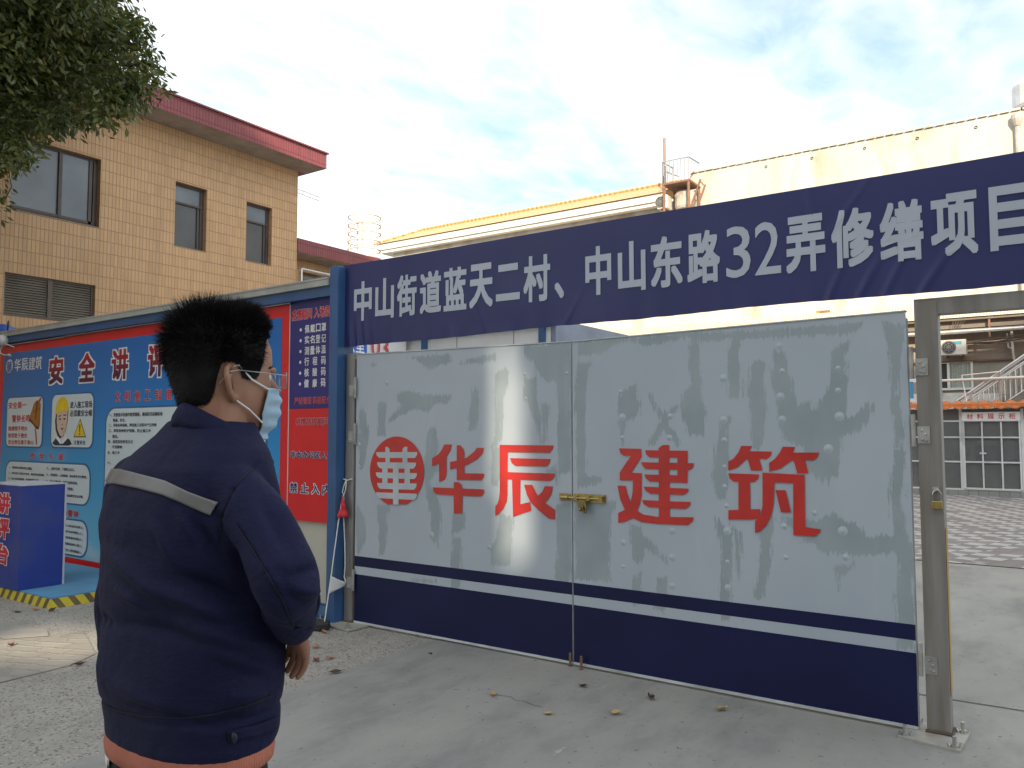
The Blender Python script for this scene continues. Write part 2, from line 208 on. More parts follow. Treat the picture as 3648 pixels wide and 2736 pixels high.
    'RIV_L': [(-3.82,2.038),(-3.681,2.036),(-2.725,2.04),(-2.559,1.68),(-2.56,1.45),(-2.561,1.241),(-2.551,0.879),(-2.551,0.692),(-2.881,1.697),(-2.887,1.86),(-4.425,1.378),(-4.422,1.208),(-4.116,0.425),(-2.564,1.852),(-3.691,0.737),(-3.179,0.693),(-3.817,1.768),(-4.136,1.846)],
}
# ------------------------------------------------------------------ ground
def ground_mat():
    m, t, p = newmat('pebbled_concrete')
    big = noise(t, .45, 6); fine = noise(t, 3.0, 5)
    c = ramp(t, big, [(.3, (.27,.255,.23)), (.55, (.33,.315,.285)), (.75, (.37,.355,.32))])
    c = mixc(t, .35, c, ramp(t, fine, [(.35, (.22,.205,.185)), (.65, (.40,.38,.34))]))
    vo = N(t, 'ShaderNodeTexVoronoi', feature='F1', i_Scale=95.0, i_Randomness=1.0); tcn = N(t, 'ShaderNodeTexCoord'); t.links.new(tcn.outputs['Object'], vo.inputs['Vector'])
    wn = N(t, 'ShaderNodeSeparateColor'); t.links.new(vo.outputs['Color'], wn.inputs[0])
    pit = N(t, 'ShaderNodeMapRange', i_1=.84, i_2=.9); t.links.new(wn.outputs[0], pit.inputs[0])
    c = mixc(t, pit.outputs[0], c, (.15,.14,.125))
    lt = N(t, 'ShaderNodeMapRange', i_1=.94, i_2=.98); t.links.new(wn.outputs[1], lt.inputs[0])
    c = mixc(t, lt.outputs[0], c, (.44,.42,.38))
    t.links.new(c, p.inputs['Base Color']); p.inputs['Roughness'].default_value = .9
    bump(t, p, vo.outputs['Distance'], .5, .006)
    return m
def slab_mat():
    m, t, p = newmat('smooth_concrete')
    c = ramp(t, noise(t, .55, 6, rough=.6), [(.3, (.215,.212,.20)), (.5, (.28,.275,.255)), (.7, (.325,.315,.285))])
    st = ramp(t, noise(t, 1.6, 7, rough=.68, stretch=(1, .45, 1)), [(.36, (.14,.143,.148)), (.5, (.29,.286,.27)), (.7, (.39,.375,.335))])
    c = mixc(t, .5, c, st)
    sp = N(t, 'ShaderNodeMapRange', i_1=.66, i_2=.72); t.links.new(noise(t, 26, 3), sp.inputs[0]); c = mixc(t, sp.outputs[0], c, (.13,.13,.13))
    sc1 = N(t, 'ShaderNodeMapRange', i_1=.685, i_2=.70); t.links.new(noise(t, 9, 6, stretch=(1, .25, 1), rough=.7), sc1.inputs[0]); c = mixc(t, sc1.outputs[0], c, (.38,.37,.34))
    t.links.new(c, p.inputs['Base Color'])
    r = N(t, 'ShaderNodeMapRange', i_3=.55, i_4=.85); t.links.new(noise(t, 1.2, 4), r.inputs[0]); t.links.new(r.outputs[0], p.inputs['Roughness'])
    bump(t, p, noise(t, 60, 5), .25, .003)
    return m
b = MB(); b.add([(-300,-300,0),(300,-300,0),(300,300,0),(-300,300,0)], [(0,1,2,3)])
struct(b.build('ground', ground_mat()))
# smooth poured slab in front of and behind the gate, its left edge slightly uneven
b = MB(); edge = [(-3.66 + .02*mnoise.noise((y*2.3, 0, 0)) + .012*mnoise.noise((y*9, 3, 0)), y) for y in np.linspace(-9, 9.95, 120)]
vs = []; fs = []
for i, (x, y) in enumerate(edge): vs += [(x, y, .004), (14, y, .004)]
fs = [(2*i, 2*i+1, 2*i+3, 2*i+2) for i in range(len(edge)-1)]
b.add(vs, fs); struct(b.build('concrete_slab', slab_mat()))
# expansion joint
b = MB(); pts = [(x, 5.02 + .012*mnoise.noise((x*3, 1, 0)) + .02*(x+.5)) for x in np.linspace(-3.6, 9, 80)]
vs = [q for x, y in pts for q in ((x, y-.006, .0075), (x, y+.006, .0075))]
b.add(vs, [(2*i, 2*i+1, 2*i+3, 2*i+2) for i in range(len(pts)-1)])
struct(b.build('slab_joint', M('joint_dark', (.10,.10,.095), .95)))
# old crack with a crumbled patch
b = MB(); cp = [(-2.66,3.70),(-2.60,3.68),(-2.53,3.70),(-2.47,3.66),(-2.42,3.68),(-2.36,3.655),(-2.29,3.66)]
vs = [q for i, (x, y) in enumerate(cp) for q in ((x, y-.0012-.001*(i % 2), .0055), (x, y+.0012+.001*(i % 3), .0055))]
b.add(vs, [(2*i, 2*i+1, 2*i+3, 2*i+2) for i in range(len(cp)-1)]); struct(b.build('slab_crack', MATS['joint_dark']))

# chequered block paving in the yard behind
def paving_mat():
    m, t, p = newmat('block_paving')
    tcn = N(t, 'ShaderNodeTexCoord'); mp = N(t, 'ShaderNodeMapping'); mp.inputs['Rotation'].default_value = (0,0,rad(18)); t.links.new(tcn.outputs['Object'], mp.inputs[0])
    br = N(t, 'ShaderNodeTexBrick', offset=0.0, i_Scale=1.0); br.inputs['Brick Width'].default_value = .22; br.inputs['Row Height'].default_value = .11
    br.inputs['Mortar Size'].default_value = .006; br.inputs['Color1'].default_value = (.225,.19,.185,1); br.inputs['Color2'].default_value = (.175,.155,.15,1); br.inputs['Mortar'].default_value = (.10,.09,.085,1)
    t.links.new(mp.outputs[0], br.inputs['Vector'])
    mp2 = N(t, 'ShaderNodeMapping'); mp2.inputs['Scale'].default_value = (1/.22, 1/.22, 1); t.links.new(mp.outputs[0], mp2.inputs[0])
    ck = N(t, 'ShaderNodeTexChecker', i_Scale=1.0); t.links.new(mp2.outputs[0], ck.inputs['Vector'])
    wh = ramp(t, noise(t, 8, 4), [(.3, (.42,.41,.39)), (.7, (.6,.585,.555))])
    vr = N(t, 'ShaderNodeMapRange', i_1=.40, i_2=.44, i_3=0., i_4=1.); t.links.new(noise(t, 1.7, 2), vr.inputs[0]); ck2 = N(t, 'ShaderNodeMath', operation='MULTIPLY'); t.links.new(ck.outputs['Fac'], ck2.inputs[0]); t.links.new(vr.outputs[0], ck2.inputs[1])
    f = N(t, 'ShaderNodeMath', operation='MULTIPLY'); inv = N(t, 'ShaderNodeMath', operation='SUBTRACT', i_0=1.0); t.links.new(br.outputs['Fac'], inv.inputs[1])
    t.links.new(ck2.outputs[0], f.inputs[0]); t.links.new(inv.outputs[0], f.inputs[1])
    c = mixc(t, f.outputs[0], br.outputs['Color'], wh)
    c = mixc(t, .3, c, ramp(t, noise(t, 1.1, 5), [(.3, (.17,.15,.145)), (.7, (.4,.37,.36))]))
    t.links.new(c, p.inputs['Base Color']); p.inputs['Roughness'].default_value = .85
    bump(t, p, inv.outputs[0], .5, .006)
    return m
b = MB(); b.add([(-14,9.9,.008),(14,10.42,.008),(14,45,.008),(-14,45,.008)], [(0,1,2,3)])
struct(b.build('paving', paving_mat()))
# worn interlocking pavers at the left and a pale concrete strip
def interlock_mat():
    m, t, p = newmat('interlocking_pavers')
    tcn = N(t, 'ShaderNodeTexCoord'); mp = N(t, 'ShaderNodeMapping'); mp.inputs['Rotation'].default_value = (0,0,rad(-22))
    wv = N(t, 'ShaderNodeTexWave', wave_type='BANDS', i_Scale=2.2); 
    t.links.new(tcn.outputs['Object'], mp.inputs[0])
    br = N(t, 'ShaderNodeTexBrick', offset=.5, i_Scale=1.0); br.inputs['Brick Width'].default_value = .22; br.inputs['Row Height'].default_value = .11
    br.inputs['Mortar Size'].default_value = .012; br.inputs['Mortar Smooth'].default_value = .4; br.inputs['Color1'].default_value = (.30,.275,.235,1); br.inputs['Color2'].default_value = (.22,.21,.195,1); br.inputs['Mortar'].default_value = (.27,.25,.215,1)
    ns = N(t, 'ShaderNodeTexNoise', i_Scale=9.0); t.links.new(mp.outputs[0], ns.inputs['Vector'])
    ad = N(t, 'ShaderNodeMix', data_type='VECTOR'); ad.inputs[0].default_value = .07; t.links.new(mp.outputs[0], ad.inputs[4]); t.links.new(ns.outputs['Color'], ad.inputs[5])
    t.links.new(ad.outputs[1], br.inputs['Vector'])
    c = mixc(t, .4, br.outputs['Color'], ramp(t, noise(t, 2.5, 5), [(.3, (.2,.19,.17)), (.7, (.42,.39,.34))]))
    t.links.new(c, p.inputs['Base Color']); p.inputs['Roughness'].default_value = .95
    bump(t, p, br.outputs['Fac'], .8, .01)
    return m
b = MB(); b.add([(x,y,.004) for x,y in [(-9.5,2.2),(-6.2,1.55),(-5.16,2.22),(-5.17,2.63),(-5.3,2.86),(-5.97,3.12),(-6.05,2.89),(-6.5,2.78),(-9.5,2.75)]], [tuple(range(9))])
struct(b.build('old_paver_strip', interlock_mat()))
b = MB(); b.add([(x,y,.008) for x,y in [(-9.6,2.62),(-6.19,2.68),(-6.02,2.90),(-6.2,2.97),(-6.75,2.92),(-9.6,2.95)]], [tuple(range(6))])
struct(b.build('kerb_strip', M('pale_concrete', (.33,.315,.285), .9, bs=40)))

# ------------------------------------------------------------------ shade: unseen slotted building added behind the camera to block the sun
def shade_pt(q, s, z): return (q*.872 + s*.49, q*.49 - s*.872, z)
def shade_box(mb, q0, q1, s0, s1, z0, z1):
    P = [shade_pt(q, s, z) for z in (z0, z1) for q, s in ((q0,s0),(q1,s0),(q1,s1),(q0,s1))]
    mb.add(P, [(0,3,2,1),(4,5,6,7),(0,1,5,4),(1,2,6,5),(2,3,7,6),(3,0,4,7)])
render_wall = M('plaster_cream', (.5,.46,.38), .9, bs=8)
HT = 23.7; S0 = 20.0
def slotted_blocker(name, label, cols):
    t = thing(name, label, 'building', shade_pt((cols[0][0]+cols[-1][1])/2, S0+4, 0))
    b = MB()
    for q0, q1, *zz in cols:
        for z0, z1 in zip(zz[::2], zz[1::2]): shade_box(b, q0, q1, S0, S0+.6, z0, z1)
    q0, q1 = cols[0][0], cols[-1][1]; 
    b.build('wall', render_wall, t)
    wn = MB()
    for k in range(int((q1-q0)//3.2)):
        for fl in range(5):
            q = q0+1+k*3.2; shade_box(wn, q, q+1.4, S0-.04, S0-.01, 1+fl*2.2, 2.4+fl*2.2)
    o = wn.build('window', M('dark_glass', (.03,.035,.04), .1), t); o['kind'] = 'stuff'
    return t
slotted_blocker('shade_blocker', 'unseen cream block added to shade the scene, slotted to let sun patches through', [
    (-34, -8.75, 0, HT+1.5), (-8.75, -8.55, 0, 19.9, 20.2, HT+1.5), (-8.55, -8.42, 0, HT+1.5), (-8.42, -8.2, 0, 19.45, 19.75, HT+1.5), (-8.2, -8.0, 0, HT+1.5), (-8.0, -7.75, 0, 20.0, 20.36, HT), (-7.75, -4.15, 0, HT), (-4.15, -3.2, 0, 11.62, 12.28, HT), (-3.2, -.56, 0, HT), (-.56, -.49, 0, 12.9, 14.2, HT), (-.49, -.42, 0, 12.42, 13.95, HT), (-.42, -.37, 0, 12.42, 13.3, HT), (-.37, 3, 0, HT), (3, 26, 0, HT-.6)])  # slots shaped to throw sun patches on gate, pavers and tiled wall

# ------------------------------------------------------------------ tiled building at the left
def tile_mat(name, c1, c2, mortar, w=.065, h=.208, axis='Y', ms=.0065, weather=.3):
    m, t, p = newmat(name)
    tcn = N(t, 'ShaderNodeTexCoord'); s = N(t, 'ShaderNodeSeparateXYZ'); t.links.new(tcn.outputs['Object'], s.inputs[0])
    ad = N(t, 'ShaderNodeMath', operation='ADD'); t.links.new(s.outputs[0], ad.inputs[0]); t.links.new(s.outputs[1], ad.inputs[1])
    c = N(t, 'ShaderNodeCombineXYZ'); t.links.new(ad.outputs[0], c.inputs[0]); t.links.new(s.outputs[2], c.inputs[1])
    br = N(t, 'ShaderNodeTexBrick', offset=0.0, i_Scale=1.0); t.links.new(c.outputs[0], br.inputs['Vector'])
    br.inputs['Brick Width'].default_value = w; br.inputs['Row Height'].default_value = h; br.inputs['Mortar Size'].default_value = ms; br.inputs['Mortar Smooth'].default_value = .25
    br.inputs['Color1'].default_value = (*c1, 1); br.inputs['Color2'].default_value = (*c2, 1); br.inputs['Mortar'].default_value = (*mortar, 1); br.inputs['Bias'].default_value = -.1
    col = mixc(t, weather, br.outputs['Color'], ramp(t, noise(t, .5, 5), [(.3, tuple(x*.6 for x in c1)), (.7, tuple(min(1, x*1.25) for x in c1))]))
    gr = noise(t, 1.2, 6, stretch=(3, 3, .35)); f = N(t, 'ShaderNodeMapRange', i_1=.55, i_2=.8, i_4=.4); t.links.new(gr, f.inputs[0])
    col = mixc(t, f.outputs[0], col, tuple(x*.55 for x in c1))
    t.links.new(col, p.inputs['Base Color']); p.inputs['Roughness'].default_value = .55
    iv = N(t, 'ShaderNodeMath', operation='SUBTRACT', i_0=1.0); t.links.new(br.outputs['Fac'], iv.inputs[1])
    rg = N(t, 'ShaderNodeMath', operation='MULTIPLY_ADD', i_1=.25); t.links.new(noise(t, 45, 3, stretch=(1, 1, .3)), rg.inputs[0]); t.links.new(iv.outputs[0], rg.inputs[2])
    bump(t, p, rg.outputs[0], .9, .012)
    return m
TAN = tile_mat('tan_tiles', (.65,.41,.215), (.54,.33,.165), (.38,.22,.13))
REDT = tile_mat('red_tiles', (.30,.075,.085), (.25,.06,.07), (.12,.035,.04), ms=.008)
BROWN = M('brown_frame', (.075,.055,.045), .4, var=.2)
SOFF = M('soffit_plaster', (.42,.36,.29), .9, bs=6, dirt=(.3,.25,.2))
def glass(name, col, rough=.06):
    m, t, p = newmat(name)
    c = ramp(t, noise(t, .8, 3), [(.3, tuple(x*.7 for x in col)), (.7, tuple(x*1.3 for x in col))]); t.links.new(c, p.inputs['Base Color'])
    p.inputs['Roughness'].default_value = rough; p.inputs['Specular IOR Level'].default_value = .6
    bump(t, p, noise(t, 1.5, 2), .05, .01); return m
def mesh_screen():
    m, t, p = newmat('screened_glass')
    tcn = N(t, 'ShaderNodeTexCoord'); ck = N(t, 'ShaderNodeTexChecker', i_Scale=70.0); ck.inputs[1].default_value = (.055,.058,.06,1); ck.inputs[2].default_value = (.10,.105,.11,1)
    mp = N(t, 'ShaderNodeMapping'); mp.inputs['Rotation'].default_value = (rad(45),0,0); t.links.new(tcn.outputs['Object'], mp.inputs[0]); t.links.new(mp.outputs[0], ck.inputs['Vector'])
    c = mixc(t, .5, ck.outputs['Color'], ramp(t, noise(t, 1.3, 4), [(.3, (.05,.052,.055)), (.7, (.12,.125,.13))]))
    t.links.new(c, p.inputs['Base Color']); p.inputs['Roughness'].default_value = .3; return m
PANE = glass('blue_grey_pane', (.16,.19,.22), .2)
SCREEN = mesh_screen()
def wall_X(mb, x, y0, y1, z0, z1, holes, depth, into=-1, mi=0):
    """wall in a plane of constant x with openings and their reveals"""
    ys = sorted({y0, y1, *[h[0] for h in holes], *[h[1] for h in holes]}); zs = sorted({z0, z1, *[h[2] for h in holes], *[h[3] for h in holes]})
    for i in range(len(ys)-1):
        for j in range(len(zs)-1):
            cy, cz = (ys[i]+ys[i+1])/2, (zs[j]+zs[j+1])/2
            if any(h[0] < cy < h[1] and h[2] < cz < h[3] for h in holes): continue
            mb.add([(x,ys[i],zs[j]),(x,ys[i+1],zs[j]),(x,ys[i+1],zs[j+1]),(x,ys[i],zs[j+1])], [(0,1,2,3)], mi)
    d = x+into*depth
    for a, c, e, f in holes:
        for P in ([(x,a,e),(x,c,e),(d,c,e),(d,a,e)], [(x,a,f),(d,a,f),(d,c,f),(x,c,f)], [(x,a,e),(d,a,e),(d,a,f),(x,a,f)], [(x,c,e),(x,c,f),(d,c,f),(d,c,e)]):
            mb.add(P, [(0,1,2,3)], mi)
WX = -13.5
tb = thing('tiled_building', 'tan tiled two storey building with red tiled eaves at the left', 'building', (-16, 6, 0))
H_BIG, H_W1, H_W2, H_V = (5.69,7.11,5.01,6.21), (8.53,9.20,4.98,6.21), (10.13,10.77,4.98,6.21), (5.65,7.08,3.30,3.99)
b = MB(); wall_X(b, WX, -6, 11.45, 0, 7.2, [H_BIG, H_W1, H_W2, H_V], .16)
b.add([(WX,11.45,0),(-22,11.45,0),(-22,11.45,7.2),(WX,11.45,7.2)], [(0,1,2,3)]); b.add([(WX,-6,0),(-22,-6,0),(-22,-6,7.2),(WX,-6,7.2)], [(0,1,2,3)])
b.build('wall', TAN, tb)
b = MB(); b.box(-22, -12.87, -6, 11.70, 7.203, 7.53); b.box(-22, -12.83, -6, 11.74, 7.53, 7.56)
b.build('eaves', REDT, tb)
b = MB(); b.box(-13.49, -12.88, -6, 11.69, 7.197, 7.201); b.build('soffit', SOFF, tb)
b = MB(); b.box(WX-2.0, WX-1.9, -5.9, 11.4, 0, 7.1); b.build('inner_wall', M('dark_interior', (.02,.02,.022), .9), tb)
def win(h, kind):
    y0, y1, z0, z1 = h; x = WX-.10
    f = MB(); e = .045
    f.box(x-.04, x, y0, y1, z0, z0+e); f.box(x-.04, x, y0, y1, z1-e, z1); f.box(x-.04, x, y0, y0+e, z0+e, z1-e); f.box(x-.04, x, y1-e*1.6, y1, z0+e, z1-e)
    if kind == 'slide':
        ym = y0+.56*(y1-y0); f.box(x-.05, x+.012, ym-.03, ym+.03, z0+e, z1-e); f.box(x-.03, x+.006, y0+e, y1-e*1.6, z0+e, z0+e+.05); f.box(x-.03, x+.006, y1-.15, y1-.09, z0+e, z1-e)
    else:
        zm = z1-.3*(z1-z0); f.box(x-.035, x+.01, y0+e, y1-e, zm-.02, zm+.02); f.box(x-.03, x+.004, y1-.14, y1-.115, z0+e, zm-.02)
    fo = f.build('window', BROWN, tb, bevel=.004)
    if kind == 'slide':
        g = MB(); ym = y0+.56*(y1-y0); g.box(x-.03, x-.024, y0+e, ym-.03, z0+e+.05, z1-e); g.build('pane', PANE, fo)
        g = MB(); g.box(x-.022, x-.016, ym+.03, y1-.15, z0+e+.05, z1-e); g.build('pane', PANE, fo)
        g = MB(); g.box(x-.045, x-.04, y0+e, y1-e, z0+e, z1-e); 
    else:
        g = MB(); g.box(x-.03, x-.024, y0+e, y1-e*1.6, zm+.02, z1-e); g.build('upper_pane', PANE, fo)
        g = MB(); g.box(x-.03, x-.024, y0+e, y1-e*1.6, z0+e, zm-.02); g.build('insect_screen', SCREEN, fo)
    s = MB(); s.box(WX-.15, WX+.012, y0-.01, y1+.01, z0-.012, z0-.001); s.build('sill', M('sill_mortar', (.32,.28,.24), .9, bs=20), fo)
win(H_BIG, 'slide'); win(H_W1, 'top'); win(H_W2, 'top')
y0, y1, z0, z1 = H_V; b = MB(); x = WX-.06; ym = (y0+y1)/2
b.box(x-.06, x, y0, y1, z0, z0+.05); b.box(x-.06, x, y0, y1, z1-.03, z1); b.box(x-.06, x, y0, y0+.04, z0+.05, z1-.03); b.box(x-.06, x, y1-.04, y1, z0+.05, z1-.03); b.box(x-.06, x+.005, ym-.035, ym+.035, z0+.05, z1-.03)
lv = b.build('louvre_vent', M('bronze_frame', (.13,.10,.075), .5), tb)
b = MB()
for k in range(15):
    zc = z0+.075+k*(z1-z0-.12)/14
    for a, c in ((y0+.04, ym-.035), (ym+.035, y1-.04)):
        b.add([(x-.005,a,zc-.014),(x-.005,c,zc-.014),(x-.05,c,zc+.022),(x-.05,a,zc+.022),(x-.008,a,zc-.017),(x-.008,c,zc-.017),(x-.053,c,zc+.019),(x-.053,a,zc+.019)], [(0,1,2,3),(7,6,5,4),(0,4,5,1),(1,5,6,2),(2,6,7,3),(3,7,4,0)])
b.build('slats', M('slat_grey', (.30,.27,.23), .45), lv)
b = MB(); b.tube([(WX+.02,5.66,6.2),(WX+.05,5.70,5.95),(WX+.03,5.64,5.6),(WX+.05,5.68,5.35),(WX+.02,5.62,5.15)], .008, 6); b.build('wall_cable', M('black_rubber', (.02,.02,.02), .5), tb)

wg = thing('building_wing', 'lower tan wing with red tiled eaves beyond the tall tiled building', 'building', (-17, 16, 0))
b = MB(); wall_X(b, -14.1, 11.46, 18, 0, 5.42, [(12.05,13.35,4.3,5.15)], .15); b.add([(-14.1,18,0),(-20,18,0),(-20,18,5.4),(-14.1,18,5.4)], [(0,1,2,3)]); b.build('wall', TAN, wg)
b = MB(); b.box(-20, -13.5, 11.47, 18.4, 5.41, 5.72); b.build('eaves', REDT, wg)
b = MB(); b.box(-14.08, -13.51, 11.48, 18.38, 5.403, 5.408); b.build('soffit', SOFF, wg)
b = MB(); b.box(-14.24,-14.2,12.05,13.35,4.3,4.35); b.box(-14.24,-14.2,12.05,13.35,5.10,5.15); b.box(-14.24,-14.2,12.05,12.1,4.35,5.1); b.box(-14.24,-14.2,13.3,13.35,4.35,5.1); b.box(-14.24,-14.2,12.95,13.0,4.35,5.1)
wf = b.build('window', BROWN, wg); b = MB(); b.box(-14.235,-14.225,12.1,13.3,4.35,5.1); b.build('pane', M('grey_pane', (.2,.2,.19), .25), wf)
STEEL = M('galvanised_pipe', (.62,.62,.6), .35, metal=.6, var=.12)
rl = thing('terrace_railing', 'short galvanised pipe railing against the corner of the tan tiled building', 'railing', (-13.4, 11.9, 4.3))
b = MB(); y0, y1 = 11.52, 12.42
b.tube([(-13.42,y0,5.03),(-13.42,y1,5.03),(-14.0,y1,5.03)], .026, 8); b.tube([(-13.42,y0,4.72),(-13.42,y1-.1,4.72)], .018, 8); b.build('rail', STEEL, rl)
for yy in (y0, y1):
    b = MB(); b.tube([(-13.42,yy,4.0),(-13.42,yy,5.03)], .024, 8); b.build('post', STEEL, rl)
b = MB(); b.lathe([(.0,.42),(.05,.42),(.14,.33),(.42,.05),(.45,0),(.0,0)], (-15.2,12.2,5.98), 20); b.lathe([(.38,0),(.38,-.28),(0,-.28)], (-15.2,12.2,5.99), 20)
tag(b.build('roof_ventilator', M('white_enamel', (.7,.7,.68), .5), smooth=False), 'white cone topped ventilator on the roof of the lower wing', 'ventilator')
b = MB()
for dz in (0, .09): b.tube([(-14.0,11.2,6.95+dz),(-13.95,12.5,6.86+dz)], .008, 5)
for k in range(7): b.tube([(-14.0+.008*k,11.2+.2*k,6.95-.0135*k),(-14.0+.008*k,11.2+.2*k,7.04-.0135*k)], .006, 5)
b.tube([(-14.0,11.25,6.95),(-14.2,11.3,5.73)], .02, 6)
tag(b.build('roof_aerial', M('dull_alloy', (.45,.45,.45), .5, metal=.5)), 'thin ladder shaped aerial sticking out behind the tiled wall corner', 'aerial')

lc = thing('caged_ladder', 'rusty white cage ladder standing in front of the orange roofed building', 'ladder', (-16.07, 16, 0))
RUSTW = M('rusty_white_paint', (.62,.58,.53), .6, var=.1, dirt=(.3,.13,.06), dirt_s=2.2)
cx0, cy0, R = -16.0, 16.0, .46
for k in range(7):
    b = MB(); z = 7.57-.238*k; b.tube([(cx0+R*math.cos(a), cy0+R*math.sin(a), z) for a in np.linspace(rad(-200), rad(110), 25)], .018, 6); b.build('hoop', RUSTW, lc)
for a in (-200, -150, -60, 0, 55, 110):
    b = MB(); b.tube([(cx0+R*math.cos(rad(a)), cy0+R*math.sin(rad(a)), .1), (cx0+R*math.cos(rad(a)), cy0+R*math.sin(rad(a)), 7.58)], .03 if a == -200 else .013, 6); b.build('cage_bar', RUSTW, lc)
b = MB(); b.tube([(cx0-.33,cy0-.22,7.25),(cx0-.28,cy0-.2,7.38),(cx0+.02,cy0-.1,7.42),(cx0+.04,cy0-.1,.2)], .02, 6)
b.tube([(cx0-.33,cy0-.22,.2),(cx0-.33,cy0-.22,7.25)], .02, 6)
for k in range(24): b.tube([(cx0-.33,cy0-.22,.4+.29*k),(cx0+.04,cy0-.1,.4+.29*k)], .011, 5)
b.build('ladder', RUSTW, lc)
# ------------------------------------------------------------------ long building at the back right
CREAM = M('cream_render', (.55,.53,.475), .9, var=.1, vs=.6, bs=10, dirt=(.37,.32,.24), dirt_s=1.6, stretch=(1,1,.35))
WHITEP = M('white_render', (.8,.77,.7), .8, var=.06, bs=10)
def roof_mat():
    m, t, p = newmat('orange_roof_tiles')
    tcn = N(t, 'ShaderNodeTexCoord'); s = N(t, 'ShaderNodeSeparateXYZ'); t.links.new(tcn.outputs['Object'], s.inputs[0])
    def sn(o, f):
        a = N(t, 'ShaderNodeMath', operation='MULTIPLY', i_1=f); t.links.new(o, a.inputs[0]); b_ = N(t, 'ShaderNodeMath', operation='SINE'); t.links.new(a.outputs[0], b_.inputs[0]); return b_.outputs[0]
    mu = N(t, 'ShaderNodeMath', operation='ADD'); t.links.new(sn(s.outputs[0], 30), mu.inputs[0]); t.links.new(sn(s.outputs[2], 40), mu.inputs[1])
    mr = N(t, 'ShaderNodeMapRange', i_1=-2.0, i_2=2.0); t.links.new(mu.outputs[0], mr.inputs[0])
    t.links.new(ramp(t, mr.outputs[0], [(.0, (.42,.22,.09)), (.5, (.58,.36,.17)), (1, (.66,.43,.22))]), p.inputs['Base Color']); p.inputs['Roughness'].default_value = .5
    bump(t, p, mr.outputs[0], .6, .03); return m
lb = thing('long_building', 'long cream building with orange tiled roof behind the banner', 'building', (-8, 28, 0))
b = MB(); b.box(-22.3, 6, 24, 34, 4.9, 9.0); b.build('upper_wall', CREAM, lb)
b = MB(); b.box(-22.9, -10.15, 23.62, 34.4, 8.98, 9.22); b.box(-22.8, -10.15, 23.7, 34.3, 8.86, 8.98); b.build('gutter', WHITEP, lb)
rp = [(-23.0,23.55,9.223),(-10.1,23.55,9.223),(-10.1,25.25,10.02),(-21.8,25.25,10.02),(-23.0,34.5,9.223),(-21.8,33,10.02),(-10.1,33,10.02)]
b = MB(); b.add(rp, [(0,1,2,3),(0,3,5,4),(3,2,6,5)])
for k in range(64): b.tube([(-21.8+.183*k,25.2,10.03),(-21.8+.183*k+.14,25.2,10.045)], .07, 6)
for k in range(10): b.tube([(-23+.12*k,23.56+.17*k,9.25+.08*k),(-23+.12*k+.1,23.56+.17*k+.15,9.25+.08*k+.075)], .07, 6)
b.build('roof', roof_mat(), lb)
b = MB(); b.box(-9.35, 6, 23.96, 24.25, 8.2, 9.78)
for i in range(60):
    x = -9.3+.25*i; b.box(x, x+.21, 23.9, 24.3, 9.781+.004*(i % 3), 9.83+.012*(i % 2))
par = b.build('parapet', CREAM, lb)
b = MB()
for x in (-6.9, -5.55, -4.1, -2.75, -1.35, -.05):
    b = MB(); b.lathe([(.04,-.02),(.04,.0),(.024,.0),(.024,-.01)], (x,23.955,9.55), 10, axis='Y'); b.build('weep_hole', M('dark_hole', (.16,.14,.11), .9), par)
PIPEW = M('grey_plastic_pipe', (.5,.47,.42), .5, dirt=(.35,.28,.2))
b = MB(); b.tube([(-.42,23.88,4.9),(-.42,23.88,9.4)], .07, 8); b.lathe([(.07,0),(.14,.18),(.14,.3),(.0,.3)], (-.42,23.86,9.35), 10); b.build('downpipe', PIPEW, lb)
b = MB(); b.tube([(-10.06,23.6,8.7),(-10.06,23.6,11.0)], .045, 8); b.tube([(-10.06,23.6,9.9),(-9.7,23.9,9.75)], .02, 6); b.tube([(-10.06,23.6,9.4),(-10.06,23.6,9.75)], .06, 8)
tag(b.build('roof_mast', M('rusty_pole', (.22,.17,.15), .6, dirt=(.3,.12,.06))), 'thin rusty mast rising above the orange tiled roof', 'mast')
RUST = M('rusty_steel', (.20,.12,.085), .8, dirt=(.32,.13,.06), dirt_s=3)
st = thing('steel_platform', 'rusty steel landing with a barred railing at the parapet end', 'platform', (-9.4, 23.4, 9.2))
b = MB(); b.box(-9.85,-8.95,22.9,23.85,9.22,9.28); b.build('deck', RUST, st)
for x, y in ((-9.82,22.95),(-9.0,22.95),(-9.82,23.82),(-9.0,23.82)):
    b = MB(); b.tube([(x,y,8.0),(x,y,9.25)], .045, 6); b.build('leg', RUST, st)
b = MB(); b.tube([(-9.85,23.82,10.03),(-9.85,22.93,9.98),(-8.98,22.93,9.98),(-8.98,23.82,10.03)], .025, 6)
for k in range(5): b.tube([(-9.85,22.93+.2*k,9.25),(-9.85,22.93+.2*k,10)], .018, 5)
for k in range(8): b.tube([(-9.85+.124*k,22.93,9.25),(-9.85+.124*k,22.93,9.98)], .018, 5)
b.build('railing', M('grey_bar', (.3,.29,.3), .5), st)
b = MB(); b.tube([(-9.0,22.92,8.2),(-8.6,22.92,9.2)], .03, 6); b.tube([(-8.85,22.92,8.0),(-8.45,22.92,9.0)], .03, 6)
for k in range(4): b.tube([(-8.92+.1*k,22.92,8.4+.25*k),(-8.77+.1*k,22.92,8.2+.25*k)], .02, 5)
b.build('ladder', RUST, st)
b = MB(); b.lathe([(0,0),(.3,.02),(.33,.1),(.33,.5),(.28,.58),(0,.6)], (-9.35,23.55,8.5), 18)
tag(b.build('round_tank', M('dirty_white', (.5,.46,.4), .6, dirt=(.2,.16,.12), dirt_s=3)), 'dirty white round tank tucked under the rusty landing', 'tank')
ACW = M('aircon_white', (.66,.65,.6), .5, var=.08, dirt=(.45,.4,.33), dirt_s=2)
DARK = M('grille_dark', (.05,.05,.05), .6)
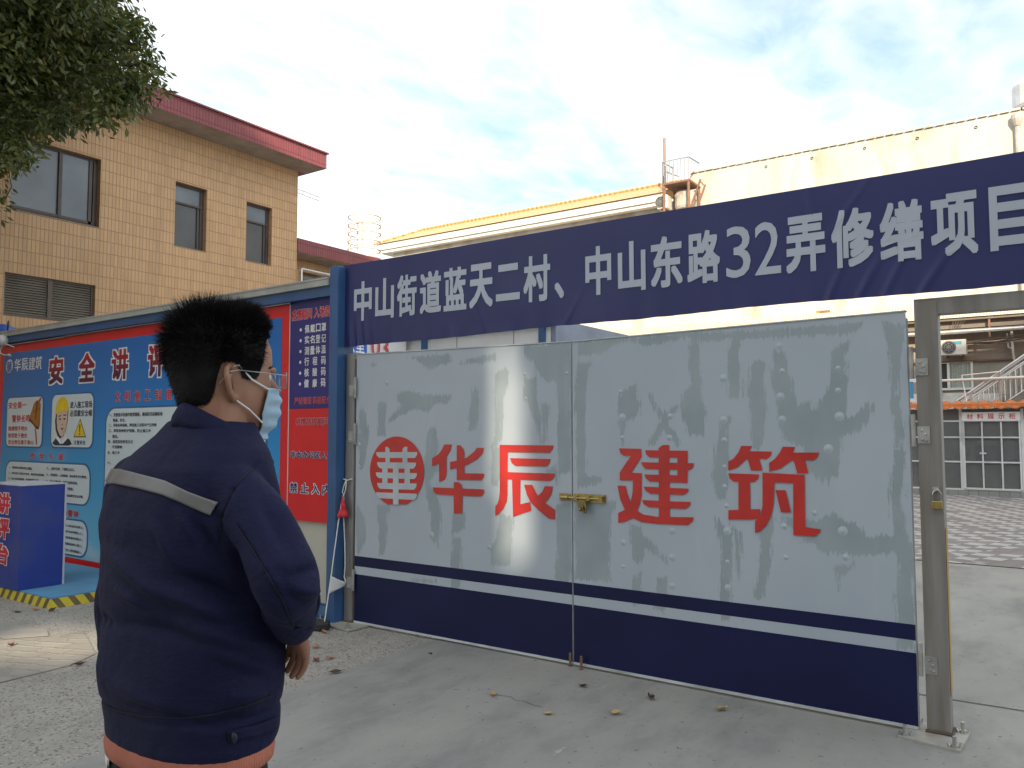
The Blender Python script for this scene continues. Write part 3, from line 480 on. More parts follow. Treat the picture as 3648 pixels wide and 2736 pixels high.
def aircon(name, label, x0, x1, y0, y1, z0, z1, badge=False):
    t = thing(name, label, 'air conditioner', ((x0+x1)/2, (y0+y1)/2, z0))
    b = MB(); b.box(x0,x1,y0,y1,z0,z1); b.build('casing', ACW, t, bevel=.012)
    cx = x0+.33*(x1-x0); r = .42*(z1-z0); cz = (z0+z1)/2
    b = MB(); b.lathe([(0,0),(r,0),(r,-.012),(0,-.012)], (cx,y0-.004,cz), 20, axis='Y'); b.build('fan_opening', DARK, t)
    b = MB()
    for rr in (.3,.6,.9): b.tube([(cx+r*rr*math.cos(a), y0-.022, cz+r*rr*math.sin(a)) for a in np.linspace(0, 2*math.pi, 17)], .006, 4)
    for a in range(8): b.tube([(cx,y0-.024,cz),(cx+r*math.cos(a*math.pi/4),y0-.024,cz+r*math.sin(a*math.pi/4))], .005, 4)
    b.build('fan_guard', M('guard_grey', (.3,.3,.29), .5), t)
    if badge:
        b = MB(); b.box(x1-.3,x1-.1,y0-.004,y0-.001,z1-.13,z1-.05); b.build('blue_badge', M('badge_blue', (.12,.42,.58), .5), t)
    b = MB()
    for x in (x0+.12, x1-.12): b.box(x-.02,x+.02,y0,y1+.25,z0-.04,z0-.003)
    b.build('bracket', RUST, t)
    return t
aircon('air_conditioner', 'white outdoor fan unit on the roof edge beside the rusty landing', -10.12, -9.78, 23.1, 23.5, 8.55, 8.98)
b = MB(); b.lathe([(.0,0),(.62,.0),(.66,.08),(.66,.62),(.55,.78),(.2,.86),(0,.87)], (.12,24.4,9.87), 24)
tag(b.build('water_tank', M('pale_plastic', (.6,.62,.64), .35)), 'pale round water tank on the parapet at the top right', 'water tank')

# lower storey seen under the banner and right of the gate post
lo = thing('lower_annexe', 'grey block walled ground floor under a sunlit tiled band at right', 'building', (-3, 24, 0))
def smalltile(): return tile_mat('small_white_tiles', (.78,.70,.56), (.70,.60,.46), (.5,.40,.28), w=.075, h=.15, ms=.008, weather=.2)
b = MB(); b.box(-16, 6, 23.2, 24.0, 4.40, 4.80); b.build('tiled_band', smalltile(), lo)
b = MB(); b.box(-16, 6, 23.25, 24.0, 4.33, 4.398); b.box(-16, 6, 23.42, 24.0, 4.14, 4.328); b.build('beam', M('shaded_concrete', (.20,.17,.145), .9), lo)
def block_mat():
    m, t, p = newmat('patched_block_wall')
    tcn = N(t, 'ShaderNodeTexCoord'); s = N(t, 'ShaderNodeSeparateXYZ'); t.links.new(tcn.outputs['Object'], s.inputs[0]); c = N(t, 'ShaderNodeCombineXYZ'); t.links.new(s.outputs[0], c.inputs[0]); t.links.new(s.outputs[2], c.inputs[1])
    br = N(t, 'ShaderNodeTexBrick', offset=.5, i_Scale=1.0); br.inputs['Brick Width'].default_value = .42; br.inputs['Row Height'].default_value = .2; br.inputs['Mortar Size'].default_value = .008
    br.inputs['Color1'].default_value = (.40,.385,.35,1); br.inputs['Color2'].default_value = (.33,.32,.29,1); br.inputs['Mortar'].default_value = (.24,.225,.2,1); t.links.new(c.outputs[0], br.inputs['Vector'])
    c2 = mixc(t, .45, br.outputs['Color'], ramp(t, noise(t, 1.4, 6), [(.3, (.26,.24,.2)), (.7, (.45,.43,.38))])); t.links.new(c2, p.inputs['Base Color']); p.inputs['Roughness'].default_value = .95
    return m
b = MB()
for P in ([(-16,24,0),(-2.55,24,0),(-2.55,24,3.34),(-16,24,3.34)], [(-1.65,24,0),(6,24,0),(6,24,3.34),(-1.65,24,3.34)], [(-2.55,24,0),(-1.65,24,0),(-1.65,24,2.58),(-2.55,24,2.58)]): b.add(P, [(0,1,2,3)])
b.build('block_wall', block_mat(), lo)
b = MB(); b.box(-16, 6, 23.97, 24.3, 3.343, 4.138); b.build('render_band', M('grey_brown_render', (.33,.27,.225), .9, bs=12, dirt=(.22,.18,.15)), lo)
b = MB(); b.box(-16, 6, 23.9, 24.0, 3.30, 3.342); b.build('ledge', M('ledge_brown', (.2,.12,.09), .8), lo)
UPVC = M('white_window_frame', (.78,.78,.75), .4, var=.05)
b = MB(); e = .05
b.box(-2.62,-1.62,23.94,24.02,3.29,3.345); b.box(-2.62,-1.62,23.94,24.02,2.56,2.62); b.box(-1.67,-1.62,23.94,24.02,2.62,3.29); b.box(-2.62,-2.57,23.94,24.02,2.62,3.29); b.box(-2.22,-2.16,23.93,24.03,2.62,3.29)
wf = b.build('window', UPVC, lo)
b = MB(); b.box(-2.16,-1.67,23.985,23.99,2.62,3.29); b.build('pane', M('curtained_glass', (.34,.39,.36), .15, vs=6, stretch=(4,1,.4)), wf)
b = MB(); b.box(-2.57,-2.22,24.05,24.055,2.62,3.29); b.build('open_sash', DARK, wf)
b = MB()
for k in range(4): b.tube([(-2.1+.12*k,24.0-.02,2.62),(-2.1+.12*k,23.98,3.29)], .006, 5)
for z in (2.8, 3.0): b.tube([(-2.16,23.978,z),(-1.67,23.978,z)], .006, 5)
b.build('bars', M('pale_bar', (.5,.56,.52), .5), wf)
aircon('air_conditioner', 'white wall mounted fan unit with a blue sticker above the white window', -2.31, -1.72, 23.45, 23.85, 3.46, 3.86, True)
b = MB(); b.tube([(-16,23.3,4.03),(6,23.3,4.05)], .055, 12); pp = b.build('overhead_pipe', M('shiny_pipe', (.75,.73,.68), .25, metal=.7, var=.08))
tag(pp, 'shiny metal pipe hung under the tiled band', 'pipe')
for x in (-1.18, 1.2, -4.4):
    b = MB(); b.box(x-.022,x+.022,23.28,23.32,3.86,4.36); b.build('hanger', RUST, pp)
CABLE = M('grey_cable', (.16,.13,.11), .7)
b = MB()
for k in range(7):
    x0 = -2.5+.04*k; xe = -.2+.2*k; z0_ = 3.78+.05*random.random(); pts = []
    for i in range(13):
        u = i/12; pts.append((x0+(xe-x0)*u, 23.55-.15*u+.02*k, z0_+(.28*u*u if k % 2 else .12*u)-.1*math.sin(math.pi*u)*(.5+.12*k)))
    b.tube(pts, .008+.003*(k % 3), 5)
for k in range(5):
    b.tube([(-1.95+.08*k,23.25,4.5-.02*k),(-2.0+.05*k,23.28,4.2),(-2.12+.03*k,23.5,3.86)], .008, 5)
tag(b.build('cable_bundle', CABLE), 'tangle of sagging cables along the wall above the fan unit', 'cables')
b = MB(); b.tube([(-.72,23.6,4.0),(-.70,23.6,3.4),(-.62,23.5,2.9)], .03, 8); b.tube([(-.82,23.62,3.95),(-.80,23.62,3.6),(-.7,23.6,3.55)], .02, 6)
tag(b.build('drain_pipe', PIPEW), 'grey drain pipe dropping behind the steel stair rail', 'pipe')
b = MB(); b.box(-5.4,-5.3,23.35,23.5,3.9,4.9); b.box(-5.28,-5.05,23.38,23.5,3.9,4.9,1)
tag(b.build('orange_post', [M('orange_paint', (.75,.25,.05), .5), M('brown_post', (.2,.14,.1), .8)]), 'narrow orange and brown post glimpsed above the closed gate', 'post')
# steel stair
sr = thing('steel_stair', 'external stair with stainless handrails rising behind the display cabinet', 'stair', (-1.2, 22.3, 0))
SS = M('stainless_rail', (.6,.6,.59), .3, metal=.75, var=.1)
sl = (3.39-2.14)/(2.18-.49)
def zr(x): return 2.0+(x+2.12)*sl
CONC = M('stair_concrete', (.36,.33,.28), .9, bs=15, dirt=(.22,.19,.16), dirt_s=3)
b = MB()
for k in range(16):
    x = -2.0+.26*k; z = zr(x)-.95; b.box(x, x+.26, 22.0, 23.2, max(0, z-.5), z)
b.build('steps', CONC, sr)
for yy, dz in ((21.98, 0), (23.2, .06)):
    b = MB(); b.tube([(-2.12,yy,zr(-2.12)+dz),(2.0,yy,zr(2.0)+dz)], .032, 8); b.tube([(-2.12,yy,zr(-2.12)-.15+dz),(2.0,yy,zr(2)-.15+dz)], .02, 8); b.tube([(-1.9,yy,zr(-1.9)-.8+dz),(2.0,yy,zr(2)-.8+dz)], .02, 8)
    for k in range(24):
        x = -1.95+.11*k; b.tube([(x,yy,zr(x)-.8+dz),(x,yy,zr(x)-.15+dz)], .012, 6)
    h_ = b.build('handrail', SS, sr)
    for k in range(4):
        x = -1.55+.62*k; b = MB(); b.tube([(x,yy,zr(x)-1.0+dz),(x,yy,zr(x)+dz)], .03, 8); b.build('post', SS, h_)
b = MB(); b.tube([(-4.2,21.9,2.68),(1.8,21.9,2.76)], .03, 8); b.tube([(-1.62,21.9,2.05),(-1.72,21.9,2.82),(-.9,21.9,2.88)], .018, 6)
tag(b.build('white_rail', UPVC), 'white horizontal rail crossing in front of the white window', 'railing')
b = MB(); b.box(-3.2,-1.62,22.7,23.1,2.0,2.43); b.box(-1.58,-.95,22.75,23.1,2.02,2.4); b.box(-2.45,-2.2,22.3,22.6,2.05,2.12)
tag(b.build('white_boxes', M('white_board', (.72,.72,.69), .5, var=.08, dirt=(.45,.43,.4), dirt_s=2)), 'low white panels stacked below the white window', 'panels')
b = MB(); b.box(-2.83,-2.66,20.9,20.95,2.25,2.65); b.box(-2.9,-2.6,20.9,20.96,2.66,2.72,1); b.box(-2.9,-2.6,20.9,20.96,2.17,2.22,1)
tag(b.build('signboard', [M('sky_blue_panel', (.08,.28,.5), .5), UPVC]), 'small blue signboard seen through the gap beside the gate post', 'sign')

# display cabinet
dc = thing('display_cabinet', 'glazed display cabinet with a wavy orange roof and a red lettered white sign', 'cabinet', (-1.3, 21.2, 0))
ALU = M('white_aluminium', (.66,.68,.68), .4, var=.08, dirt=(.42,.43,.43), dirt_s=2)
b = MB(); xx = np.linspace(-3.6, 1.2, 120); vs = []
for x in xx:
    wv = .028*math.sin(x*2*math.pi/.27); vs += [(x,20.55,1.985+wv),(x,21.9,2.16+wv),(x,20.55,2.01+wv),(x,21.9,2.185+wv)]
fs = []
for i in range(len(xx)-1): fs += [(4*i,4*i+1,4*i+5,4*i+4),(4*i+2,4*i+6,4*i+7,4*i+3),(4*i,4*i+4,4*i+6,4*i+2)]
b.add(vs, fs); b.box(-3.6,1.2,20.62,20.66,2.03,2.09); b.build('roof', M('orange_sheet', (.60,.19,.05), .45, var=.15), dc)
b = MB(); b.box(-3.4,1.0,20.78,21.7,.0,.13); b.build('plinth', tile_mat('plinth_blocks', (.30,.31,.30), (.25,.26,.25), (.14,.14,.14), w=.2, h=.14), dc)
b = MB(); b.box(-3.4,1.0,21.66,21.7,.135,2.0); b.box(-3.4,1.0,20.86,21.64,.135,.15); b.build('back_panel', M('cabinet_grey', (.33,.34,.345), .7, var=.35, vs=1.5), dc)
for z in (.76, 1.32):
    b = MB(); b.box(-3.38,.98,20.9,21.64,z-.012,z+.012); b.build('shelf', M('shelf_glass', (.26,.28,.28), .3), dc)
b = MB(); F = 20.8
for x in (-3.4, -2.5, -1.69, -.5, .98): b.box(x-.03,x+.03,F-.02,F+.05,.13,1.97)
for z in (.145, .77, 1.33, 1.70): b.box(-3.37,.95,F-.012,F+.04,z-.017,z+.017)
b.build('frame', ALU, dc)
b = MB(); b.box(-1.655,-1.615,F-.045,F-.022,.17,1.69); b.box(-.57,-.535,F-.045,F-.022,.17,1.69); b.box(-1.615,-.57,F-.045,F-.022,.15,.19)
for x in (-1.27, -.9): b.box(x-.016,x+.016,F-.043,F-.022,.19,1.69)
for z in (.77, 1.33): b.box(-1.615,-.57,F-.044,F-.024,z-.014,z+.014)
dr = b.build('door', ALU, dc)
b = MB(); b.box(-1.33,-1.20,F-.065,F-.046,.955,.985); b.build('handle', M('bright_metal', (.7,.7,.68), .3), dr)
m, t, p = newmat('cabinet_glass'); p.inputs['Base Color'].default_value = (.24,.25,.255,1); p.inputs['Roughness'].default_value = .03; p.inputs['Alpha'].default_value = .35; p.inputs['Specular IOR Level'].default_value = .8; MATS['cabinet_glass'] = m
b = MB(); b.box(-3.37,.95,F+.012,F+.018,.16,1.95); b.build('glazing', m, dc)
b = MB(); b.box(-1.66,-.53,F-.075,F-.05,1.70,1.90); sg = b.build('sign_board', M('sign_white', (.78,.78,.78), .4, var=.04), dc)
TG = lambda yy: (lambda u, v, w_: (u, yy-w_, v))
b = MB(); cells(b, TG(F-.075), '材料展示柜', -1.56, -.62, 1.74, 1.865, .125, .012, .003); b.build('lettering', M('sign_red', (.5,.03,.07), .5), sg)
for i, (x0, x1, y0, z0, h_, c) in enumerate(((-1.45,-.92,21.2,.79,.34,(.035,.033,.035)),(-1.38,-.95,21.25,1.14,.03,(.3,.1,.1)),(-1.4,-1.0,21.2,1.19,.06,(.45,.45,.44)))):
    b = MB(); b.box(x0,x1,y0,y0+.25,z0,z0+h_); tag(b.build(('sample_crate','sample_tray','sample_box')[i], M('sample%d' % i, c, .6)), ('black sample crate on the middle shelf of the glazed cabinet','red sample tray lying on the black sample crate','pale sample box on top of the red tray')[i], 'sample')
b = MB(); b.tube([(-2.0+.17*math.cos(a)+.03*math.sin(3*a), 21.2+.1*math.sin(a), .80+.05*abs(math.sin(2*a))) for a in np.linspace(0,4*math.pi,40)], .014, 5)
tag(b.build('cable_coil', M('brown_cable', (.2,.1,.06), .6)), 'brown coil of cable on the left cabinet shelf', 'cable')
b = MB(); b.tube([(-.76+.12*math.cos(a), 21.1+.08*math.sin(a), .80+.03*abs(math.sin(2*a))) for a in np.linspace(0,4*math.pi,40)], .014, 5)
tag(b.build('cable_coil', M('black_rubber', (.02,.02,.02), .5)), 'black coil of cable on the right cabinet shelf', 'cable')

# ------------------------------------------------------------------ site office cabins behind the gate
OFFW = M('cabin_white', (.72,.73,.74), .5, var=.05); BLUEF = M('frame_blue', (.035,.105,.26), .42, var=.15, dirt=(.05,.10,.19), dirt_s=2)
of = thing('site_office', 'white panelled site office with blue posts glimpsed between gate and banner', 'office cabin', (-7, 11, 0))
b = MB(); b.box(-11,-5.5,9.0,13.5,.1,2.9); b.build('wall_panel', OFFW, of)
for x in (-7.7, -5.62):
    b = MB(); b.box(x-.045,x+.045,8.95,8.998,0,2.88); b.build('corner_post', BLUEF, of)
b = MB(); b.box(-11.1,-5.42,8.93,13.6,2.901,2.98); b.box(-5.49,-5.42,9.0,13.5,2.6,2.9); b.build('roof_rail', M('cabin_roof_blue', (.2,.25,.34), .5), of)
b = MB()
for x in (-7.1,-6.1): b.box(x-.008,x+.008,8.995,8.999,.1,2.9)
b.box(-5.499,-5.494,9.6,12.8,2.32,2.5); b.build('panel_joint', M('joint_grey', (.35,.36,.38), .6), of)
o2 = thing('office_wing', 'low side cabin carrying the blue office name sign behind the gate', 'office cabin', (-9.6, 7, 0))
b = MB(); b.box(-11.5,-8.0,6.2,8.9,.1,2.86); b.build('wall_panel', OFFW, o2)
b = MB(); b.box(-8.04,-7.96,6.15,8.92,2.42,2.50); b.box(-8.04,-7.96,6.15,8.92,2.86,2.94); b.box(-8.04,-7.95,6.13,6.21,0,2.86); b.build('frame', BLUEF, o2)
b = MB(); b.box(-7.99,-7.975,6.55,8.05,2.52,2.84); b.box(-7.972,-7.968,6.55,7.0,2.52,2.84,1); sgn = b.build('name_sign', [M('sign_blue', (.04,.12,.5), .4), M('sign_white', (.78,.78,.78), .4)], o2)
TX = lambda u, v, w_: (-7.975+w_, u, v)
b = MB(); text(b, TX, '项目办公室', 7.08, 8.0, 2.57, 2.80, .015, .003); b.build('lettering', M('print_white', (.75,.77,.8), .5), sgn)
b = MB(); text(b, TX, '03', 8.15, 8.5, 2.55, 2.85, .0, .0); b.build('red_figures', M('print_red', (.62,.05,.05), .5), o2)

# ------------------------------------------------------------------ hoarding with the notice boards
HA = rad(-1.2); HAX = (math.cos(HA), math.sin(HA)); HO = (-4.70, 4.37)
def TH(u, v, w_): return (HO[0]+u*HAX[0]+w_*HAX[1], HO[1]+u*HAX[1]-w_*HAX[0], v)
def hbox(mb, u0, u1, w0, w1, v0, v1, mi=None):
    P = [TH(u, v, w_) for v in (v0, v1) for u, w_ in ((u0,w1),(u1,w1),(u1,w0),(u0,w0))]
    mb.add(P, [(0,3,2,1),(4,5,6,7),(0,1,5,4),(1,2,6,5),(2,3,7,6),(3,0,4,7)], mi)
ho = thing('hoarding', 'blue steel framed hoarding with pale infill panels left of the gate', 'hoarding', TH(-4, 0, 0))
b = MB(); hbox(b, -6.9, -.0, -.10, -.02, 0.12, 2.55); b.build('infill_panel', M('infill_cream', (.50,.50,.44), .6, var=.06), ho)
b = MB(); hbox(b, -6.9, .02, -.10, .06, 2.555, 2.635); hbox(b, -6.9, .0, -.10, -.0195, .0, .118); b.build('rail', BLUEF, ho)
b = MB(); hbox(b, -6.9, .02, -.16, .085, 2.636, 2.685); hbox(b, -6.9, .02, -.16, .09, 2.686, 2.70); b.build('capping', M('capping_grey', (.40,.41,.39), .6, bs=15, dirt=(.3,.3,.27)), ho)
b = MB(); hbox(b, .032, .125, -.10, .075, 0, 2.78); b.build('corner_post', BLUEF, ho, bevel=.006)
b = MB(); hbox(b, -.45, -.02, -.019, -.004, .03, .10); b.build('vent_strip', M('vent_blue', (.08,.19,.34), .4), ho)
b = MB(); b.tube([TH(-6.0,2.535,.03),TH(-4.4,2.537,.03),TH(-4.39,2.545,.03),TH(-.5,2.548,.03)], .007, 6); b.build('conduit', M('grey_conduit', (.42,.40,.38), .6), ho)

def sky_print():
    m, t, p = newmat('printed_sky')
    tcn = N(t, 'ShaderNodeTexCoord'); s = N(t, 'ShaderNodeSeparateXYZ'); t.links.new(tcn.outputs['Object'], s.inputs[0])
    a = N(t, 'ShaderNodeMath', operation='MULTIPLY', i_1=.4); t.links.new(s.outputs[2], a.inputs[0])
    wob = N(t, 'ShaderNodeMath', operation='MULTIPLY_ADD', i_1=.16); t.links.new(noise(t, .8, 4), wob.inputs[0]); t.links.new(a.outputs[0], wob.inputs[2])
    c = ramp(t, wob.outputs[0], [(.05, (.24,.58,.74)), (.4, (.05,.39,.70)), (.75, (.015,.215,.58)), (1.0, (.012,.15,.48))])
    cf = N(t, 'ShaderNodeMapRange', i_1=.58, i_2=.74, i_4=.75); t.links.new(noise(t, 1.5, 6, stretch=(.7, 1, 1.4)), cf.inputs[0])
    hm = N(t, 'ShaderNodeMapRange', i_1=1.35, i_2=.9); t.links.new(s.outputs[2], hm.inputs[0]); mm = N(t, 'ShaderNodeMath', operation='MULTIPLY'); t.links.new(cf.outputs[0], mm.inputs[0]); t.links.new(hm.outputs[0], mm.inputs[1])
    c = mixc(t, mm.outputs[0], c, (.55,.66,.72))
    t.links.new(c, p.inputs['Base Color']); p.inputs['Roughness'].default_value = .28; bump(t, p, noise(t, 1.2, 3), .08, .02); return m
PRED = M('print_border_red', (.68,.022,.03), .32, var=.06); SKYP = sky_print()
PW = M('print_pale', (.62,.72,.76), .35, var=.03); PBLUE = M('print_blue_edge', (.02,.14,.36), .35); INK = M('print_ink', (.02,.03,.07), .5); PWHITE = M('print_white', (.75,.77,.8), .5)
REDTXT = M('print_text_red', (.55,.02,.05), .4)
def grad_title():
    m, t, p = newmat('print_title_gradient'); tcn = N(t, 'ShaderNodeTexCoord'); s = N(t, 'ShaderNodeSeparateXYZ'); t.links.new(tcn.outputs['Object'], s.inputs[0])
    mr = N(t, 'ShaderNodeMapRange', i_1=1.98, i_2=2.36); t.links.new(s.outputs[2], mr.inputs[0])
    t.links.new(ramp(t, mr.outputs[0], [(0, (.05,.008,.06)), (.35, (.12,.01,.05)), (1, (.5,.012,.02))]), p.inputs['Base Color']); p.inputs['Roughness'].default_value = .35; return m
GTM = grad_title()
sb = thing('safety_board', 'large blue safety notice board with red border on the hoarding', 'notice board', TH(-3, 0, .01))
b = MB(); hbox(b, -6.07, -.532, -.018, .004, .004, 2.54); b.build('red_border', PRED, sb)
b = MB(); hbox(b, -5.955, -.633, .0, .007, .115, 2.44); b.build('sky_panel', SKYP, sb)
def rrect(u0, u1, v0, v1, r, n=6):
    o = []
    for cx, cy, a0 in ((u1-r, v1-r, 0), (u0+r, v1-r, 90), (u0+r, v0+r, 180), (u1-r, v0+r, 270)):
        o += [(cx+r*math.cos(rad(a0+90*k/n)), cy+r*math.sin(rad(a0+90*k/n))) for k in range(n+1)]
    return o
def card(u0, u1, v0, v1, r=.12):
    b = MB(); b.poly(rrect(u0-.025, u1+.025, v0-.018, v1+.018, r+.015), TH, .0085, mi=0); b.poly(rrect(u0, u1, v0, v1, r), TH, .0105, mi=1)
    return b.build('card', [PBLUE, PW], sb)
c1 = card(-5.80,-4.885,1.305,1.885,.07); c2 = card(-4.655,-3.735,1.31,1.89,.09); c3 = card(-5.775,-3.765,.70,1.12,.14); c4 = card(-5.775,-3.785,.15,.515,.14); c5 = card(-3.45,-.82,.30,1.715,.16)
def line(parent, items, mat, off=.012, w_=.0125, name='text_line'):
    for body, u0, u1, v0, v1 in items:
        b = MB(); text(b, TH, body, u0, u1, v0, v1, off, w_); b.build(name, mat, parent, recalc=False)
# title with a pale outline
for ch, u0, u1 in (('安',-4.76,-4.42),('全',-4.07,-3.73),('讲',-3.385,-3.055),('评',-2.69,-2.36),('台',-2.0,-1.67)):
    b = MB(); text(b, TH, ch, u0, u1, 2.015, 2.33, .085, .0085, 0, .035); text(b, TH, ch, u0, u1, 2.015, 2.33, .035, .0105, 1); b.build('title_character', [PWHITE, GTM], sb, recalc=False)
def logo(mb, T, cu, cv, su, sv, w_, flip=False, md=0, mg=None):
    pts = [(cu+(x+4.0325)/.27*su, cv+(z-1.181)/.26*sv) for x, z in LOGO]
    mb.poly(pts, T, w_, mi=md)
    for g in GLYPH: mb.poly([(cu+(x+4.0325)/.27*su, cv+(z-1.181)/.26*sv) for x, z in g], T, w_+.0012+.0004*GLYPH.index(g), mi=mg)
LOGO, GLYPH, HUA, CHEN, JIAN, ZHU = E_DATA['LOGO'], E_DATA['GLYPH'], E_DATA['HUA'], E_DATA['CHEN'], E_DATA['JIAN'], E_DATA['ZHU']
b = MB(); logo(b, TH, -5.79, 2.278, .094, .085, .009, md=0, mg=1)
for polys, u0 in ((HUA, -5.65), (CHEN, -5.46), (JIAN, -5.275), (ZHU, -5.10)):
    xs = [x for q in polys for x, z in q]; zs = [z for q in polys for x, z in q]
    for q in polys: b.poly([(u0+(x-min(xs))/(max(xs)-min(xs))*.165, 2.205+(z-min(zs))/(max(zs)-min(zs))*.15) for x, z in q], TH, .0092+.0003*polys.index(q), mi=0)
b.build('emblem', [PWHITE, M('print_emblem_blue', (.012,.13,.40), .35)], sb, recalc=False)
for body, u0, u1, v0, v1, cw, o0, o1 in (('文明施工制度',-3.295,-2.25,1.785,1.89,.105,.045,.02),('安全十诫',-5.15,-4.36,1.163,1.238,.11,.05,.025),('的警钟',-4.33,-3.98,.55,.628,.10,.04,.022)):
    for i, ch in enumerate(body):
        x = u0+i*(u1-u0-cw)/(len(body)-1); b = MB(); text(b, TH, ch, x, x+cw, v0, v1, o0, .0085, 0, o1); text(b, TH, ch, x, x+cw, v0, v1, o1, .0105, 1); b.build('heading_character', [PW, REDTXT], sb, recalc=False)
line(c1, [('安全第一',-5.77,-5.29,1.755,1.835),('警钟长鸣',-5.66,-5.19,1.59,1.68),('隐患险于明火',-5.743,-5.242,1.49,1.545),('防范胜于救灾',-5.741,-5.242,1.405,1.46),('安全责任重于泰山',-5.741,-5.08,1.328,1.38)], REDTXT, .014)
line(c2, [('进入施工现场',-4.235,-3.755,1.735,1.81),('必须戴安全帽',-4.235,-3.75,1.643,1.715),('注意安全',-4.13,-3.87,1.338,1.385)], INK, .012)
line(c3, [('一、使用明火时做好防火措施。',-5.70,-5.09,1.035,1.065),('二、高空或开口部位作业时，做好防坠落措施。',-5.705,-4.78,.97,.998),('三、防止吊机等倾覆，吊物要绑好绳套。',-5.705,-4.90,.905,.932),
    ('六、上部作业时，下部禁止出入。',-4.735,-4.09,1.045,1.08),('七、对滚落石、山坡崩塌、涨水要有充分警惕。',-4.735,-3.82,.977,1.008),('八、防止有害气体、缺氧引起的危险。',-4.735,-4.01,.905,.936),('进行检查。',-4.30,-4.10,.836,.871),('业时应做好安全对策。',-4.30,-3.88,.764,.795)], INK, .018)
line(c4, [('吊儿郎当的马虎人；',-4.267,-3.86,.437,.467),('满不在乎的粗心人；',-4.27,-3.87,.372,.404),('遇到难事的忧愁人；',-4.27,-3.872,.308,.34),('情绪波动的心烦人；',-4.27,-3.875,.242,.273),('不求上进的抛锚人。',-4.27,-3.876,.175,.205)], INK, .018)
line(c5, [('一、完善技术和操作管理规程，确保防汛设施和地',-3.40,-2.40,1.63,1.672),('畅通、安全。',-3.317,-3.075,1.578,1.614),('二、采取各种措施，降低施工过程中产生的噪',-3.40,-2.50,1.527,1.562),('三、采取各种防护措施，防止施工中',-3.40,-2.60,1.47,1.505),('散乱。',-3.32,-3.20,1.412,1.446),
    ('四、运用其他有效方式',-3.405,-2.92,1.358,1.394),('不良影响',-3.32,-3.125,1.304,1.338),('五、施工中',-3.41,-3.17,1.246,1.279),('六、',-3.41,-3.33,1.14,1.17),('具设备。上岗前',-1.215,-.917,1.507,1.543),('的劳动安全',-1.14,-.914,1.394,1.428)], INK, .016)
# bell and helmeted worker printed on the cards
BR1, BR2 = M('print_bronze', (.36,.15,.03), .4), M('print_bronze_dark', (.10,.035,.01), .4)
b = MB()
b.poly([(-5.215,1.61),(-5.19,1.66),(-5.10,1.81),(-5.03,1.845),(-4.965,1.83),(-4.93,1.79),(-4.935,1.56),(-4.96,1.505),(-5.02,1.51),(-5.12,1.57)], TH, .0125, mi=0)
b.poly([(-5.215,1.61),(-5.12,1.57),(-5.02,1.51),(-4.96,1.505),(-4.955,1.535),(-5.03,1.545),(-5.12,1.60),(-5.19,1.64)], TH, .0135, mi=1); b.poly([(-5.11,1.70),(-4.94,1.745),(-4.94,1.755),(-5.105,1.71)], TH, .0137, mi=1); b.poly([(-5.03,1.845),(-5.0,1.82),(-5.04,1.62),(-5.06,1.62)], TH, .0139, mi=1)
b.poly([(-4.985,1.84),(-4.93,1.88),(-4.915,1.86),(-4.955,1.82)], TH, .0141, mi=2); b.poly([(-5.06,1.52),(-5.03,1.51),(-5.0,1.42),(-4.985,1.33),(-5.01,1.33),(-5.03,1.43)], TH, .0143, mi=2)
b.build('bell_picture', [BR1, BR2, REDTXT], c1, recalc=False)
SK, YE = M('print_skin', (.62,.45,.36), .4), M('print_yellow', (.75,.55,.02), .4)
b = MB()
b.poly([(-4.62,1.345),(-4.55,1.40),(-4.47,1.43),(-4.34,1.43),(-4.22,1.39),(-4.17,1.34),(-4.25,1.325),(-4.55,1.325)], TH, .0122, mi=1)
b.poly([(-4.50,1.46),(-4.45,1.345),(-4.38,1.345),(-4.31,1.46)], TH, .0126, mi=3); b.poly([(-4.49,1.45),(-4.53,1.40),(-4.43,1.34),(-4.42,1.36)], TH, .0128, mi=4); b.poly([(-4.31,1.45),(-4.27,1.40),(-4.38,1.34),(-4.39,1.36)], TH, .0129, mi=4)
b.poly([(-4.545,1.70),(-4.57,1.60),(-4.55,1.50),(-4.50,1.43),(-4.44,1.40),(-4.36,1.43),(-4.31,1.50),(-4.28,1.60),(-4.27,1.70)], TH, .013, mi=1)
b.poly([(-4.525,1.71),(-4.53,1.60),(-4.51,1.51),(-4.45,1.44),(-4.40,1.42),(-4.345,1.45),(-4.305,1.52),(-4.29,1.61),(-4.285,1.71)], TH, .0133, mi=0)
b.poly([(-4.57,1.665),(-4.555,1.76),(-4.51,1.83),(-4.44,1.865),(-4.37,1.865),(-4.31,1.83),(-4.27,1.75),(-4.25,1.70),(-4.30,1.715),(-4.40,1.715),(-4.50,1.69)], TH, .0136, mi=2)
for q in ([(-4.49,1.655),(-4.43,1.665),(-4.43,1.655),(-4.49,1.64)],[(-4.38,1.668),(-4.31,1.668),(-4.31,1.655),(-4.38,1.656)],[(-4.48,1.622),(-4.435,1.63),(-4.43,1.612),(-4.47,1.607)],[(-4.375,1.63),(-4.325,1.627),(-4.33,1.61),(-4.375,1.612)],[(-4.42,1.56),(-4.385,1.56),(-4.40,1.548)],[(-4.44,1.512),(-4.40,1.518),(-4.36,1.512),(-4.40,1.498)]): b.poly(q, TH, .0139, mi=1)
b.build('worker_picture', [SK, INK, YE, PW, PWHITE], c2, recalc=False)
